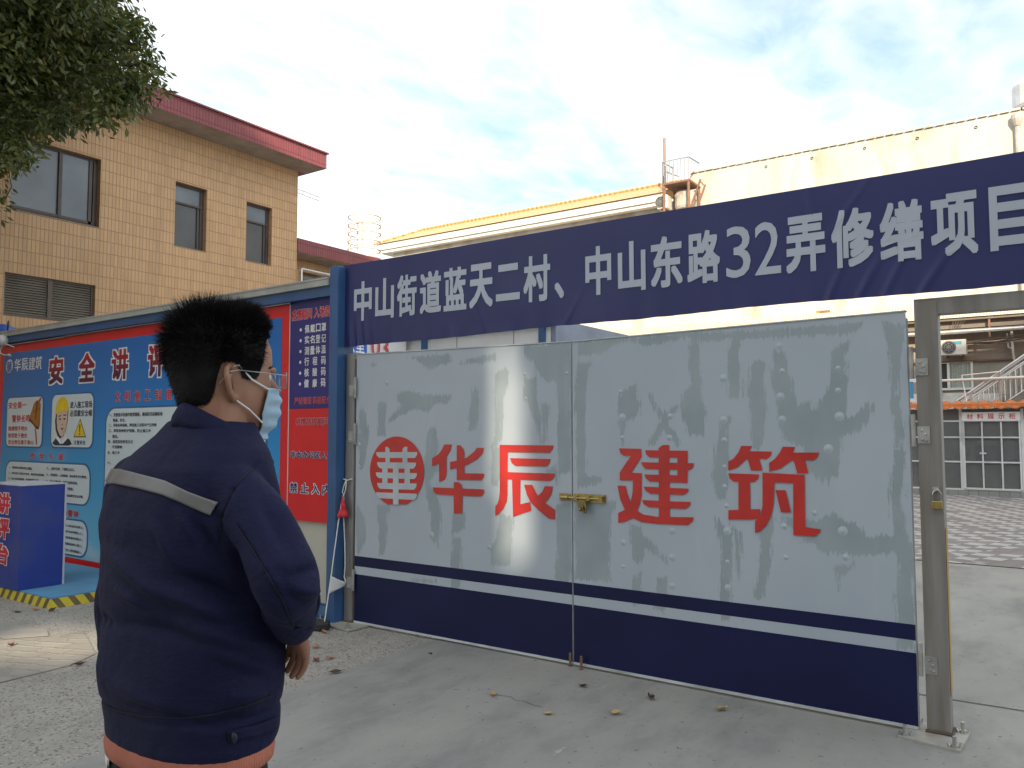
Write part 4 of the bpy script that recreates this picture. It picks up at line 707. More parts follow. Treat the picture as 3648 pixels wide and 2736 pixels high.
b = MB(); b.poly([(-4.14,1.418),(-4.0,1.622),(-3.864,1.418)], TH, .0125, mi=0); b.poly([(-4.122,1.428),(-4.0,1.604),(-3.882,1.428)], TH, .013, mi=1); b.poly([(-4.008,1.47),(-4.018,1.555),(-3.986,1.555),(-3.996,1.47)], TH, .0135, mi=0); b.poly([(-4.012,1.442),(-4.012,1.46),(-3.992,1.46),(-3.992,1.442)], TH, .0135, mi=0)
b.build('warning_triangle', [INK, YE], c2, recalc=False)

NAVY = M('print_navy', (.028,.028,.19), .35, var=.08)
eb = thing('entry_notice', 'narrow entry notice, navy above and red below, beside the gate post', 'notice board', TH(-.25, .75, 0))
b = MB(); hbox(b, -.522, .03, -.018, .006, 1.667, 2.556); b.build('navy_panel', NAVY, eb)
b = MB(); hbox(b, -.522, .03, -.018, .006, .755, 1.664); b.build('red_panel', PRED, eb)
b = MB(); hbox(b, -.531, -.523, -.018, .009, .74, 2.55); b.build('trim', M('trim_white', (.6,.6,.6), .4), eb)
def outlined(b, body, u0, u1, v0, v1, o0=.055, o1=.03):
    text(b, TH, body, u0, u1, v0, v1, o0, .008, 0, o1); text(b, TH, body, u0, u1, v0, v1, o1, .010, 1)
b = MB(); outlined(b, '疫情期间 入场须知', -.505, .024, 2.40, 2.49); b.build('outlined_line', [PWHITE, REDTXT], eb, recalc=False)
b = MB(); outlined(b, '疫情防控期间', -.435, -.035, 1.53, 1.59); b.build('outlined_line', [PWHITE, REDTXT], eb, recalc=False)
b = MB(); text(b, TH, '严格管理 积极配合', -.455, -.017, 1.70, 1.76, .025, .008, 0, .008); text(b, TH, '严格管理 积极配合', -.455, -.017, 1.70, 1.76, .006, .0095, 1); b.build('outlined_line', [M('print_pink', (.65,.42,.42), .4), REDTXT], eb, recalc=False)
b = MB(); NT = M('print_navy_text', (.02,.02,.14), .4)
outlined(b, '非本办公区人员', -.495, .018, 1.262, 1.318, .055, .022); b.build('outlined_line', [PWHITE, NT], eb, recalc=False)
b = MB(); cells(b, TH, '禁止入内', -.495, .002, .977, 1.06, .098, .07, .008, 0, .018); cells(b, TH, '禁止入内', -.495, .002, .977, 1.06, .098, .018, .010, 1); b.build('outlined_line', [PWHITE, NT], eb, recalc=False)
for k, (body) in enumerate(('佩戴口罩','实名登记','测量体温','行程码','核酸码','健康码')):
    b = MB(); v1 = 2.352-.0895*k; cells(b, TH, body, -.336, -.078, v1-.068, v1, .056, .02, .0085); b.build('text_line', PWHITE, eb, recalc=False); b = MB()
    b.poly([(-.388+.0135*math.cos(a), v1-.036+.0135*math.sin(a)) for a in np.linspace(0, 2*math.pi, 17)[:-1]], TH, .0085); b.build('bullet', PWHITE, eb, recalc=False)

# stage with hazard edging, lectern
def hazard():
    m, t, p = newmat('hazard_tape'); tcn = N(t, 'ShaderNodeTexCoord'); s = N(t, 'ShaderNodeSeparateXYZ'); t.links.new(tcn.outputs['Object'], s.inputs[0])
    a = N(t, 'ShaderNodeMath', operation='SUBTRACT'); t.links.new(s.outputs[1], a.inputs[0]); t.links.new(s.outputs[0], a.inputs[1])
    a2 = N(t, 'ShaderNodeMath', operation='MULTIPLY_ADD', i_1=.75); t.links.new(s.outputs[2], a2.inputs[0]); t.links.new(a.outputs[0], a2.inputs[2])
    q = N(t, 'ShaderNodeMath', operation='MULTIPLY', i_1=1/.13); t.links.new(a2.outputs[0], q.inputs[0]); f = N(t, 'ShaderNodeMath', operation='FRACT'); t.links.new(q.outputs[0], f.inputs[0])
    c = ramp(t, f.outputs[0], [(0, (.72,.60,.02)), (.56, (.045,.035,.03))], 'CONSTANT'); c = mixc(t, .25, c, ramp(t, noise(t, 6, 5), [(.35, (.2,.17,.08)), (.65, (.7,.6,.2))]))
    t.links.new(c, p.inputs['Base Color']); p.inputs['Roughness'].default_value = .5; return m
sg = thing('stage', 'low blue stage with black and yellow hazard edging below the safety board', 'stage', (-8.2, 3.8, 0))
b = MB(); b.box(-9.6,-6.93,3.34,4.33,0,.082); b.build('hazard_edge', hazard(), sg)
b = MB(); b.box(-9.6,-6.935,3.345,4.33,.0825,.093); b.build('carpet', M('stage_blue', (.10,.27,.44), .7, var=.1, bs=80), sg)
lc2 = thing('lectern', 'royal blue box lectern with red lettering standing on the stage', 'lectern', (-7.8, 3.5, .09))
b = MB(); b.box(-8.08,-7.48,3.325,3.71,.094,1.0); b.build('body', M('lectern_blue', (.018,.045,.28), .42, var=.15, dirt=(.04,.06,.22), dirt_s=3), lc2, bevel=.004)
b = MB(); b.box(-8.085,-7.475,3.322,3.714,1.001,1.012); b.box(-7.479,-7.473,3.70,3.716,.094,1.0); b.build('edge_strip', M('edge_pale', (.5,.52,.58), .4), lc2)
TL = lambda u, v, w_: (u, 3.325-w_, v)
for ch, v0 in (('讲',.745),('评',.52),('台',.295)):
    b = MB(); text(b, TL, ch, -7.9, -7.66, v0, v0+.185, .075, .003, 0, .04); text(b, TL, ch, -7.9, -7.66, v0, v0+.185, .04, .005, 1); b.build('character', [PWHITE, REDTXT], lc2, recalc=False)
# camera and blue cover on the top rail
cc = thing('security_camera', 'white dome security camera with a hanging lead on the hoarding rail', 'camera', TH(-5.75, 2.58, .08))
b = MB(); o_ = TH(-5.76, 2.585, .11); b.lathe([(.0,-.07),(.035,-.062),(.06,-.035),(.07,0),(.06,.035),(.035,.062),(0,.07)], o_, 16, axis='Y'); b.build('housing', M('camera_white', (.7,.7,.7), .35, var=.04), cc, smooth=True)
b = MB(); b.lathe([(0,-.082),(.03,-.079),(.046,-.066),(.05,-.055)], (o_[0]+.012, o_[1]-.004, o_[2]-.006), 16, axis='Y'); b.build('lens_dome', M('camera_black', (.01,.01,.012), .08), cc, smooth=True)
b = MB(); b.tube([TH(-5.78,2.51,.1),TH(-5.83,2.47,.1),TH(-5.82,2.43,.1),TH(-5.75,2.405,.08),TH(-5.69,2.41,.06)], .007, 6); b.tube([TH(-5.70,2.41,.06),TH(-5.67,2.40,.05)], .015, 6); b.tube([TH(-5.70,2.54,.1),TH(-5.62,2.50,.03)], .007, 6); b.tube([TH(-5.84,2.56,.1),TH(-5.86,2.62,.1)], .008, 6); b.build('lead', M('camera_white', (.7,.7,.7), .35), cc)
bc = thing('blue_cover', 'rounded blue plastic cover with a cable loop on top of the hoarding', 'cover', TH(-6.25, 2.70, -.05))
b = MB(); b.lathe([(0,.14),(.09,.13),(.16,.09),(.2,.03),(.21,0),(.17,0),(0,.0)], TH(-6.22, 2.70, -.05), 18); b.build('shell', M('cover_blue', (.05,.10,.36), .3), bc, smooth=True)
b = MB(); b.tube([TH(-6.03,2.70,-.03),TH(-5.99,2.74,-.03),TH(-5.985,2.83,-.03),TH(-5.96,2.855,-.03),TH(-5.945,2.82,-.03),TH(-5.965,2.75,-.03),TH(-6.0,2.70,-.03)], .006, 6); b.tube([TH(-6.02,2.71,-.02),TH(-5.93,2.715,-.02)], .02, 6); b.build('cable_loop', M('black_rubber', (.02,.02,.02), .5), bc)
# ------------------------------------------------------------------ gate
GY = 4.392
def TGt(u, v, w_): return (u, GY-w_, v)
def inpoly(px, pz, poly):
    r = np.zeros(px.shape, bool); n = len(poly)
    for i in range(n):
        x0, z0 = poly[i]; x1, z1 = poly[(i+1) % n]
        c = ((z0 > pz) != (z1 > pz)) & (px < (x1-x0)*(pz-z0)/(z1-z0+1e-12)+x0); r ^= c
    return r
def pdist(px, pz, poly):
    d = np.full(px.shape, 9.0); n = len(poly)
    for i in range(n):
        a = np.array(poly[i]); e = np.array(poly[(i+1) % n])-a; L2 = e@e+1e-12
        t_ = np.clip(((px-a[0])*e[0]+(pz-a[1])*e[1])/L2, 0, 1); d = np.minimum(d, np.hypot(px-a[0]-t_*e[0], pz-a[1]-t_*e[1]))
    return np.where(inpoly(px, pz, poly), -d, d)
def gate_paint():
    m, t, p = newmat('gate_paint')
    at = N(t, 'ShaderNodeAttribute', attribute_name='patch')
    st = noise(t, 14, 7, stretch=(6, 1, .5), rough=.75); bl = noise(t, 11, 7, rough=.7)
    def mul(o, k, add):
        a = N(t, 'ShaderNodeMath', operation='MULTIPLY_ADD', i_1=k); t.links.new(o, a.inputs[0])
        if hasattr(add, 'is_output'): t.links.new(add, a.inputs[2])
        else: a.inputs[2].default_value = add
        return a.outputs[0]
    v = mul(st, 1.9, mul(bl, .8, mul(at.outputs['Fac'], 1.0, -1.36)))
    f = N(t, 'ShaderNodeMapRange', i_1=.47, i_2=.53); t.links.new(v, f.inputs[0])
    base = ramp(t, noise(t, 1.1, 5), [(.3, (.395,.455,.525)), (.7, (.455,.515,.58))])
    patch = ramp(t, noise(t, 4, 5), [(.3, (.285,.345,.385)), (.7, (.345,.405,.44))])
    c = mixc(t, f.outputs[0], base, patch)
    gr = N(t, 'ShaderNodeMapRange', i_1=.62, i_2=.8, i_4=.35); t.links.new(noise(t, 2.3, 6, stretch=(3, 1, .5)), gr.inputs[0]); c = mixc(t, gr.outputs[0], c, (.55,.57,.58))
    tcn = N(t, 'ShaderNodeTexCoord'); s = N(t, 'ShaderNodeSeparateXYZ'); t.links.new(tcn.outputs['Object'], s.inputs[0])
    def band(lo_, hi):
        a = N(t, 'ShaderNodeMath', operation='GREATER_THAN', i_1=lo_); b_ = N(t, 'ShaderNodeMath', operation='LESS_THAN', i_1=hi); t.links.new(s.outputs[2], a.inputs[0]); t.links.new(s.outputs[2], b_.inputs[0])
        q = N(t, 'ShaderNodeMath', operation='MULTIPLY'); t.links.new(a.outputs[0], q.inputs[0]); t.links.new(b_.outputs[0], q.inputs[1]); return q.outputs[0]
    su = N(t, 'ShaderNodeMath', operation='ADD'); t.links.new(band(.446, .523), su.inputs[0]); t.links.new(band(-.1, .385), su.inputs[1])
    nv = ramp(t, noise(t, 1.6, 5), [(.3, (.007,.0098,.050)), (.7, (.011,.015,.070))])
    c = mixc(t, su.outputs[0], c, nv)
    t.links.new(c, p.inputs['Base Color']); p.inputs['Specular IOR Level'].default_value = .25
    r = N(t, 'ShaderNodeMapRange', i_3=.30, i_4=.5); t.links.new(bl, r.inputs[0]); t.links.new(r.outputs[0], p.inputs['Roughness'])
    hb = mul(f.outputs[0], .35, mul(st, .4, 0.)); bump(t, p, hb, .12, .004)
    return m
GPAINT = gate_paint(); EDGEW = M('gate_edge_white', (.55,.59,.62), .5, bs=20, dirt=(.35,.37,.38), dirt_s=4)
SIGNR = M('sign_paint_red', (.52,.028,.022), .38, var=.14, vs=5)
GALV = M('galvanised_steel', (.27,.26,.25), .48, metal=.45, var=.25, vs=2.5, stretch=(6,6,.5), dirt=(.22,.19,.16), dirt_s=2)
HINGE = M('hinge_steel', (.40,.40,.39), .45, metal=.5, var=.25, vs=12, bs=60, bstr=.5)
def gate_leaf(name, label, x0, x1, patches, rivets, ztop):
    t = thing(name, label, 'gate', ((x0+x1)/2, GY, .03))
    nx, nz = int((x1-x0)/.022), 92
    X, Z = np.meshgrid(np.linspace(x0, x1, nx+1), np.linspace(.03, 1, nz+1))
    kz = (Z-.03)/.97; Z = .03+kz*(ztop(X)-.03)
    val = np.zeros(X.shape)
    wx = np.array([mnoise.noise((a*6, b_*3, 1)) for a, b_ in zip(X.ravel(), Z.ravel())]).reshape(X.shape)
    for q in patches: val = np.maximum(val, np.clip(.5-(pdist(X+.012*wx, Z, q))/.07, 0, 1))
    dim = np.zeros(X.shape)
    bump_ = np.array([mnoise.noise((a*1.6, b_*1.6, 7)) for a, b_ in zip(X.ravel(), Z.ravel())]).reshape(X.shape)*.0022
    Y = GY + bump_
    vs = np.stack([X.ravel(), Y.ravel(), Z.ravel()], 1)
    b = MB(); W_ = nx+1
    b.add([tuple(v) for v in vs], [(j*W_+i, j*W_+i+1, (j+1)*W_+i+1, (j+1)*W_+i) for j in range(nz) for i in range(nx)])
    n0 = len(b.v)
    for rx, rz in rivets:
        if x0+.02 < rx < x1-.03:
            r = random.choice((.010, .012, .016)); b.lathe([(0,-.0042),(r*.4,-.0035),(r*.6,-.0022),(r*1.05,-.001),(r*1.6,.001)], (rx, GY-.0005, rz), 10, axis='Y')
    o = b.build('panel', GPAINT, t, smooth=True)
    at = o.data.attributes.new('patch', 'FLOAT', 'POINT'); arr = np.zeros(len(o.data.vertices), np.float32); arr[:n0] = val.ravel(); at.data.foreach_set('value', arr)
    b = MB(); e = .006; zl, zr_ = float(ztop(np.array(x0))), float(ztop(np.array(x1)))
    b.add([(x0,GY-e,zl-.0),(x1,GY-e,zr_-.0),(x1,GY+.045,zr_),(x0,GY+.045,zl),(x0,GY-e,zl+.006),(x1,GY-e,zr_+.006),(x1,GY+.045,zr_+.006),(x0,GY+.045,zl+.006)], [(0,3,2,1),(4,5,6,7),(0,1,5,4),(1,2,6,5),(2,3,7,6),(3,0,4,7)])
    b.box(x0,x1,GY-e*.8,GY+.045,.018,.032)
    b.box(x0-.002,x0+.006,GY+.003,GY+.045,.033,min(zl, zr_)-.004); b.box(x1-.006,x1+.002,GY+.003,GY+.045,.033,min(zl, zr_)-.004); b.box(x0+.01,x1-.01,GY+.03,GY+.042,.04,min(zl,zr_)-.01)
    b.build('edge_frame', EDGEW, t)
    return t
ztL = lambda x: 2.078-.027*np.clip((x+4.458)/1.93, 0, 1)+.003*np.sin(x*7)
ztR = lambda x: 2.052+.029*np.clip((x+2.525)/1.94, 0, 1)+.002*np.sin(x*9)
GL = gate_leaf('gate_leaf', 'left patchily repainted steel gate leaf with the round red emblem', -4.458, -2.532, E_DATA['PATCH_L'], E_DATA['RIV_L'], ztL)
GR = gate_leaf('gate_leaf', 'right patchily repainted steel gate leaf carrying the brass bolt', -2.522, -.582, E_DATA['PATCH_R'], E_DATA['RIV_R'], ztR)
GL['group'] = GR['group'] = 'leaves of the double gate'
b = MB(); b.poly([(x, z) for x, z in LOGO], TGt, .0045, mi=0)
b.build('round_emblem', SIGNR, GL, recalc=False)
b = MB()
for i, g in enumerate(GLYPH): b.poly(g, TGt, .0055+.0002*i)
b.build('emblem_character', M('gate_pale_paint', (.45,.51,.56), .4, var=.12, vs=4), GL, recalc=False)
for polys, par_ in ((HUA, GL), (CHEN, GL), (JIAN, GR), (ZHU, GR)):
    b = MB()
    for i, q in enumerate(polys): b.poly(q, TGt, .0045+.0002*i)
    b.build('painted_character', SIGNR, par_, recalc=False)
BRASS = M('worn_brass', (.36,.27,.10), .38, metal=.75, var=.25, vs=20)
b = MB(); b.box(-2.618,-2.538,GY-.010,GY-.0045,1.036,1.082); b.tube([(-2.60,GY-.022,1.058),(-2.545,GY-.022,1.058)], .014, 8); b.build('bolt_keeper', BRASS, GL, bevel=.001)
b = MB(); b.box(-2.512,-2.287,GY-.010,GY-.0045,1.034,1.084)
for x in (-2.49,-2.40,-2.31): b.box(x-.011,x+.011,GY-.030,GY-.0102,1.045,1.073)
for x in (-2.505,-2.296):
    for z in (1.041,1.077): b.lathe([(0,-.004),(.005,-.003),(.006,0)], (x, GY-.0102, z), 8, axis='Y')
b.tube([(-2.585,GY-.022,1.058),(-2.30,GY-.022,1.058)], .0085, 10); b.build('bolt', BRASS, GR)
b = MB(); b.box(-2.465,-2.405,GY-.036,GY-.031,.985,1.045); b.tube([(-2.42,GY-.04,1.04),(-2.405,GY-.045,1.0),(-2.41,GY-.045,.972),(-2.425,GY-.045,.975),(-2.43,GY-.042,1.01)], .007, 6); b.tube([(-2.455,GY-.045,.995),(-2.44,GY-.05,.985)], .01, 6); b.build('hasp', M('dull_brass', (.25,.19,.08), .45, metal=.7, var=.3, vs=20), GR)
for x, y, t in ((-2.545,4.385,GL), (-2.452,4.36,GR)):
    b = MB(); b.tube([(x,y,0),(x,y,.085)], .0085, 8); b.tube([(x,y,.0),(x,y,.006)], .016, 8); b.build('drop_bolt', RUST, t)
# posts
def post(name, label, x0, x1, y0, y1, zt, plate, hinges, sgn):
    t = thing(name, label, 'gate post', ((x0+x1)/2, (y0+y1)/2, 0)); z0 = .018
    b = MB(); b.box(x0,x1,y0,y1,z0,zt); b.build('tube', GALV, t, bevel=.006)
    px0, px1, py0, py1 = plate
    b = MB(); P = [(px0,py0+.02),(px1-.02,py0-.02),(px1,py1-.03),(px0+.03,py1)]
    b.add([(x,y,.004) for x,y in P]+[(x,y,.016) for x,y in P], [(3,2,1,0),(4,5,6,7),(0,1,5,4),(1,2,6,5),(2,3,7,6),(3,0,4,7)])
    pl = b.build('base_plate', M('plate_steel', (.42,.41,.37), .6, metal=.3, var=.2, vs=6, bs=25, dirt=(.30,.25,.17), dirt_s=7), t)
    for k, (x, y) in enumerate(P):
        qx, qy = px0+.5*(px1-px0), py0+.5*(py1-py0); x = x+(qx-x)*.2; y = y+(qy-y)*.2
        b = MB(); b.lathe([(0,.0),(.016,0),(.016,.012),(.009,.012),(.009,.05),(0,.05)], (x,y,.016), 6)
        for j in range(3): b.tube([(x-.02+.02*j,y-.012+.01*j,.018),(x-.028+.026*j,y+.015,.024+.006*j)], .004, 5)
        b.build('anchor_bolt', M('bolt_zinc', (.45,.45,.44), .35, metal=.7, var=.2), pl)
    b = MB(); b.tube([(x0-.006,y0-.004,z0+.004),(x1+.004,y0-.006,z0+.006),(x1+.006,y1,z0+.004)], .008, 6); b.build('weld_bead', M('weld_brown', (.09,.065,.05), .8), pl)
    for zc in hinges:
        b = MB(); xe = x0 if sgn > 0 else x1; xa, xb = (xe-.012, xe+.055) if sgn > 0 else (xe-.05, xe+.012)
        b.box(min(xe, xb if sgn>0 else xa), max(xe, xb if sgn>0 else xa), y0-.006, y0-.001, zc-.045, zc+.04)
        b.tube([(xe-.018*sgn, y0-.006, zc-.06), (xe-.018*sgn, y0-.006, zc+.10)], .011, 8)
        for j, (dx, dz) in enumerate(((.02,.02),(.035,0),(.022,-.025),(.038,-.03))):
            b.lathe([(0,-.006),(.005,-.004),(.007,0)], (xe+dx*sgn, y0-.006, zc+dz), 7, axis='Y')
        b.build('hinge', HINGE, t)
    return t
post('gate_post', 'dull steel gate post beside the blue corner post, on a gritty plate', -4.563, -4.475, 4.38, 4.47, 2.09, (-4.74,-4.30,4.22,4.52), (1.80,1.44,.32), -1)
RP = post('gate_post', 'square steel gate post on a bolted base plate at the right', -.545, -.440, GY, GY+.105, 2.125, (-.655,-.37,4.235,4.53), (1.80,1.462,.34), 1)
b = MB(); b.box(-.4385,-.4365,GY+.015,GY+.09,.2,1.0); b.build('timber_strip', M('yellow_timber', (.36,.24,.09), .8, var=.3, stretch=(1,1,.2)), RP)
b = MB(); b.box(-.485,-.46,GY-.02,GY-.001,1.185,1.205); b.tube([(-.472,GY-.018,1.195),(-.455,GY-.03,1.19)], .006, 6); b.build('staple', HINGE, RP)
pk = thing('padlock', 'small brass padlock hanging on the right gate post', 'padlock', (-.468, GY-.02, 1.1))
b = MB(); b.box(-.492,-.444,GY-.03,GY-.008,1.098,1.138); b.build('body', BRASS, pk, bevel=.004)
b = MB(); b.tube([(-.485,GY-.019,1.138),(-.485,GY-.019,1.165)]+[(-.468+.017*math.cos(a),GY-.019,1.17+.018*math.sin(a)) for a in np.linspace(math.pi,0,8)]+[(-.451,GY-.019,1.138)], .0045, 8); b.build('shackle', M('chrome', (.4,.4,.4), .15, metal=1., var=.05), pk)
# banner
bn = thing('banner', 'long navy banner with pale lettering stretched above the gate', 'banner', (-1.7, GY, 2.47))
nx, nz = 420, 40; X, Z = np.meshgrid(np.linspace(-4.598, 1.3, nx+1), np.linspace(0, 1, nz+1))
bot = 2.138+.03*np.clip((X+4.6)/3, 0, 1)+.004*np.sin(X*4); top = 2.795+.003*np.sin(X*2)
rip = np.array([mnoise.noise((a*9, 0, 3)) for a in np.linspace(-4.598, 1.3, nx+1)])
bot = bot+.003*rip[None, :]
ZZ = bot+Z*(top-bot)
d = np.array([mnoise.noise((a*1.3, b_*1.7, 2)) for a, b_ in zip(X.ravel(), Z.ravel())]).reshape(X.shape)*.006
d += .010*np.exp(-Z/.10)*rip[None, :]
d += .012*np.exp(-Z/.16)*np.exp(-((X+4.42)/.13)**2)*np.sin(X*75+Z*6)
for xc, sl_, a_, zz in ((-.95,.9,.008,.0),(-.80,1.1,.010,.0),(-.66,1.0,.008,.05),(-.50,1.3,.009,.02),(-1.02,-.3,.004,.78),(-.86,1.6,.004,.72),(-3.2,-.8,.003,.1),(-2.55,1.3,.004,.05),(.1,1.2,.008,0),(.4,-1.,.008,.0)):
    L_ = (X-xc)-(Z-zz)*.30*sl_; d += a_*np.exp(-(L_/.016)**2)*np.exp(-((Z-zz)/.30)**2)
YY = GY-.022-d
b = MB(); W_ = nx+1; b.add([tuple(v) for v in np.stack([X.ravel(), YY.ravel(), ZZ.ravel()], 1)], [(j*W_+i, j*W_+i+1, (j+1)*W_+i+1, (j+1)*W_+i) for j in range(nz) for i in range(nx)])
o = len(b.v); tp = [(X[nz,i], YY[nz,i], ZZ[nz,i]) for i in range(W_)]; b.add(tp+[(x, GY+.09, z) for x, y, z in tp], [(i, i+1, W_+i+1, W_+i) for i in range(nx)])
bt = [(X[0,i], YY[0,i], ZZ[0,i]) for i in range(W_)]; b.add(bt+[(x, GY+.05, z+.012) for x, y, z in bt], [(i, W_+i, W_+i+1, i+1) for i in range(nx)])
lf = [(X[j,0], YY[j,0], ZZ[j,0]) for j in range(nz+1)]; b.add(lf+[(x, GY+.09, z) for x, y, z in lf], [(j, j+1, nz+2+j, nz+1+j) for j in range(nz)])
b.build('sheet', M('banner_navy', (.020,.025,.125), .5, var=.07, vs=1.2, bs=2.0, bstr=.1, bdist=.01), bn, smooth=True)
b = MB()
def yfront(u, v):
    i = min(nx, max(0, int(round((u+4.598)/5.898*nx)))); j = min(nz, max(0, int(round((v-bot[0,i])/(top[0,i]-bot[0,i])*nz)))); return YY[j, i]
TB = lambda u, v, w_: (u, yfront(u, v)-w_-.0035, v)
BT = [('中',-4.472,-4.282),('山',-4.245,-4.051),('街',-4.02,-3.824),('道',-3.792,-3.588),('蓝',-3.565,-3.358),('天',-3.332,-3.131),('二',-3.104,-2.909),('村',-2.88,-2.672),('、',-2.638,-2.568),('中',-2.409,-2.225),('山',-2.179,-1.993),('东',-1.958,-1.757),('路',-1.727,-1.529),('3',-1.494,-1.354),('2',-1.330,-1.188),('弄',-1.16,-.955),('修',-.924,-.716),('缮',-.687,-.488),('项',-.455,-.254),('目',-.205,-.02)]
for ch, u0, u1 in BT:
    v0, v1 = {'、': (2.34,2.445), '二': (2.365,2.615), '3': (2.345,2.64), '2': (2.345,2.64)}.get(ch, (2.335,2.645))
    b = MB(); text(b, TB, ch, u0, u1, v0, v1, .004 if ch in '32' else .030, 0); b.build('character', M('banner_lettering', (.44,.49,.58), .45, var=.04), bn, recalc=False)
b = MB(); b.box(-.545,1.4,GY+.004,GY+.10,2.06,2.14); b.build('steel_beam', GALV, bn)
b = MB(); b.box(-4.56,1.35,GY+.02,GY+.08,2.2,2.76); b.build('support_frame', M('frame_grey', (.2,.2,.2), .6), bn)
# rope and pennants
rp = thing('pennant_rope', 'white cord with red and white pennants tied round the left gate post', 'rope', (-4.52, 4.3, .05))
ROPE = M('white_cord', (.72,.72,.70), .8, var=.1, vs=40); PY = 4.362
b = MB(); b.tube([(-4.57,4.42,1.105),(-4.566,PY+.005,1.108),(-4.52,PY,1.10),(-4.466,PY+.005,1.114)], .0045, 6)
b.tube([(-4.525,PY-.006,1.10),(-4.545,PY-.012,1.05),(-4.555,PY-.014,1.01),(-4.54,PY-.014,.985),(-4.523,PY-.012,1.03),(-4.520,PY-.008,1.09)], .0045, 6)
b.tube([(-4.54,PY-.014,.985),(-4.537,PY-.014,.80),(-4.525,PY-.012,.62),(-4.518,PY-.012,.45),(-4.525,PY-.014,.36),(-4.508,PY-.014,.33),(-4.52,PY-.012,.30)], .0042, 6)
b.tube([(-4.545,PY-.014,.985),(-4.56,PY-.04,.83),(-4.55,4.24,.40),(-4.515,4.145,.065)], .0045, 6); b.build('cord', ROPE, rp)
def cloth(P, nu=8, nv=8, amp=.012):
    b = MB(); A, B_, C_, D_ = [Vector(p) for p in P]; vs = []
    for j in range(nv+1):
        for i in range(nu+1):
            u, v = i/nu, j/nv; q = (A*(1-u)+B_*u)*(1-v)+(D_*(1-u)+C_*u)*v; q.y += amp*math.sin(5*u+4*v)*mnoise.noise((u*3, v*3, 5)); vs.append(q)
    b.add(vs, [(j*(nu+1)+i, j*(nu+1)+i+1, (j+1)*(nu+1)+i+1, (j+1)*(nu+1)+i) for j in range(nv) for i in range(nu)]); return b
o = cloth([(-4.552,PY-.02,.975),(-4.535,PY-.025,.98),(-4.478,PY-.02,.82),(-4.575,PY-.05,.815)], amp=.03).build('red_pennant', M('red_plastic', (.62,.03,.05), .4, var=.1), rp, smooth=True); o.modifiers.new('thick', 'SOLIDIFY').thickness = .001
o = cloth([(-4.545,4.228,.385),(-4.50,PY-.02,.32),(-4.515,PY-.018,.295),(-4.535,4.20,.255)], amp=.02).build('white_pennant', M('white_plastic', (.68,.70,.73), .5, var=.05), rp, smooth=True); o.modifiers.new('thick', 'SOLIDIFY').thickness = .001
b = MB(); P = [(-5.12,3.98),(-4.50,4.09),(-4.47,4.15),(-4.52,4.21),(-5.10,4.16)]
b.add([(x,y,.004) for x,y in P]+[(x,y,.062) for x,y in P], [(4,3,2,1,0),(5,6,7,8,9)]+[(i,(i+1)%5,(i+1)%5+5,i+5) for i in range(5)])
tag(b.build('rubber_block', M('black_rubber_block', (.02,.021,.022), .5, var=.3, bs=30), bevel=.01), 'flat black rubber block holding the cord down by the hoarding', 'block')

# fallen leaves
LEAFM = {}
def leaf_mesh(cw, key, curl):
    b = MB(); prof = [(0,0),(.012,.010),(.028,.017),(.045,.016),(.062,.008),(.075,0)]; vs = []; fs = []
    for i, (x, y) in enumerate(prof):
        for s_ in (-1, -.5, 0, .5, 1): vs.append((x-.037, y*s_, .004+curl*(y*s_)**2*40+curl*(x-.037)**2*9+.0015*math.sin(x*90+s_)))
    for i in range(len(prof)-1):
        for k in range(4): fs.append((i*5+k, i*5+k+1, (i+1)*5+k+1, (i+1)*5+k))
    b.add(vs, fs); b.tube([(-.037,0,.004+curl*.012),(-.052,.003,.012)], .0012, 5); return b
LM = [M('leaf_russet', (.24,.075,.045), .6, var=.35, vs=30), M('leaf_salmon', (.42,.19,.12), .6, var=.25, vs=30), M('leaf_straw', (.44,.30,.15), .6, var=.25, vs=30), M('leaf_dark', (.06,.035,.025), .6, var=.3, vs=30)]
LV = [(-3.66,3.45,3,1.25,'dark curled leaf lying on the edge of the smooth slab'),(-3.96,3.57,0,1.1,'russet leaf on the pebbled concrete near the hand'),(-3.92,3.65,1,1.0,'salmon leaf on the pebbled concrete just past the russet one'),(-4.19,3.78,1,1.0,'pale leaf on the pebbled concrete nearest the hoarding'),(-4.46,4.09,1,1.1,'orange leaf lying against the black rubber block'),(-3.44,4.09,3,.5,'tiny black leaf scrap under the left gate leaf'),(-2.62,3.66,2,.9,'straw leaf beside the crack in the slab'),(-2.21,3.58,2,.8,'straw leaf in the open middle of the slab'),(-2.28,4.07,3,.9,'dark brown leaf below the drop bolts of the gate'),(-1.92,3.78,2,1.0,'straw leaf on the slab below the right gate leaf'),(-1.87,4.10,3,1.0,'dark leaf close under the right gate leaf'),(-1.48,4.14,2,1.1,'yellowish leaf on the slab near the right gate post'),(-7.03,3.13,3,1.1,'dark leaf on the ground in front of the stage'),(-7.0,3.26,1,1.0,'brown leaf under the corner of the hazard edging'),(-6.85,3.32,3,1.2,'dark leaf against the right side of the stage'),(-5.97,2.63,0,1.0,'russet leaf on the worn paver strip'),(-5.12,2.66,3,1.0,'dark leaf at the edge of the worn pavers'),(-4.62,4.24,1,.9,'orange leaf at the foot of the blue corner post')]
for i, (x, y, k, s_, lb_) in enumerate(LV):
    o = leaf_mesh(None, i, random.uniform(.5, 1.6)).build('fallen_leaf', LM[k], smooth=True)
    o.location = (x, y, .003 if x < -3.66 else .006); o.rotation_euler = (random.uniform(-.15,.15), random.uniform(-.1,.1), random.uniform(0,6.3)); o.scale = (s_,)*3
    tag(o, lb_, 'leaf', 'fallen leaves on the ground')

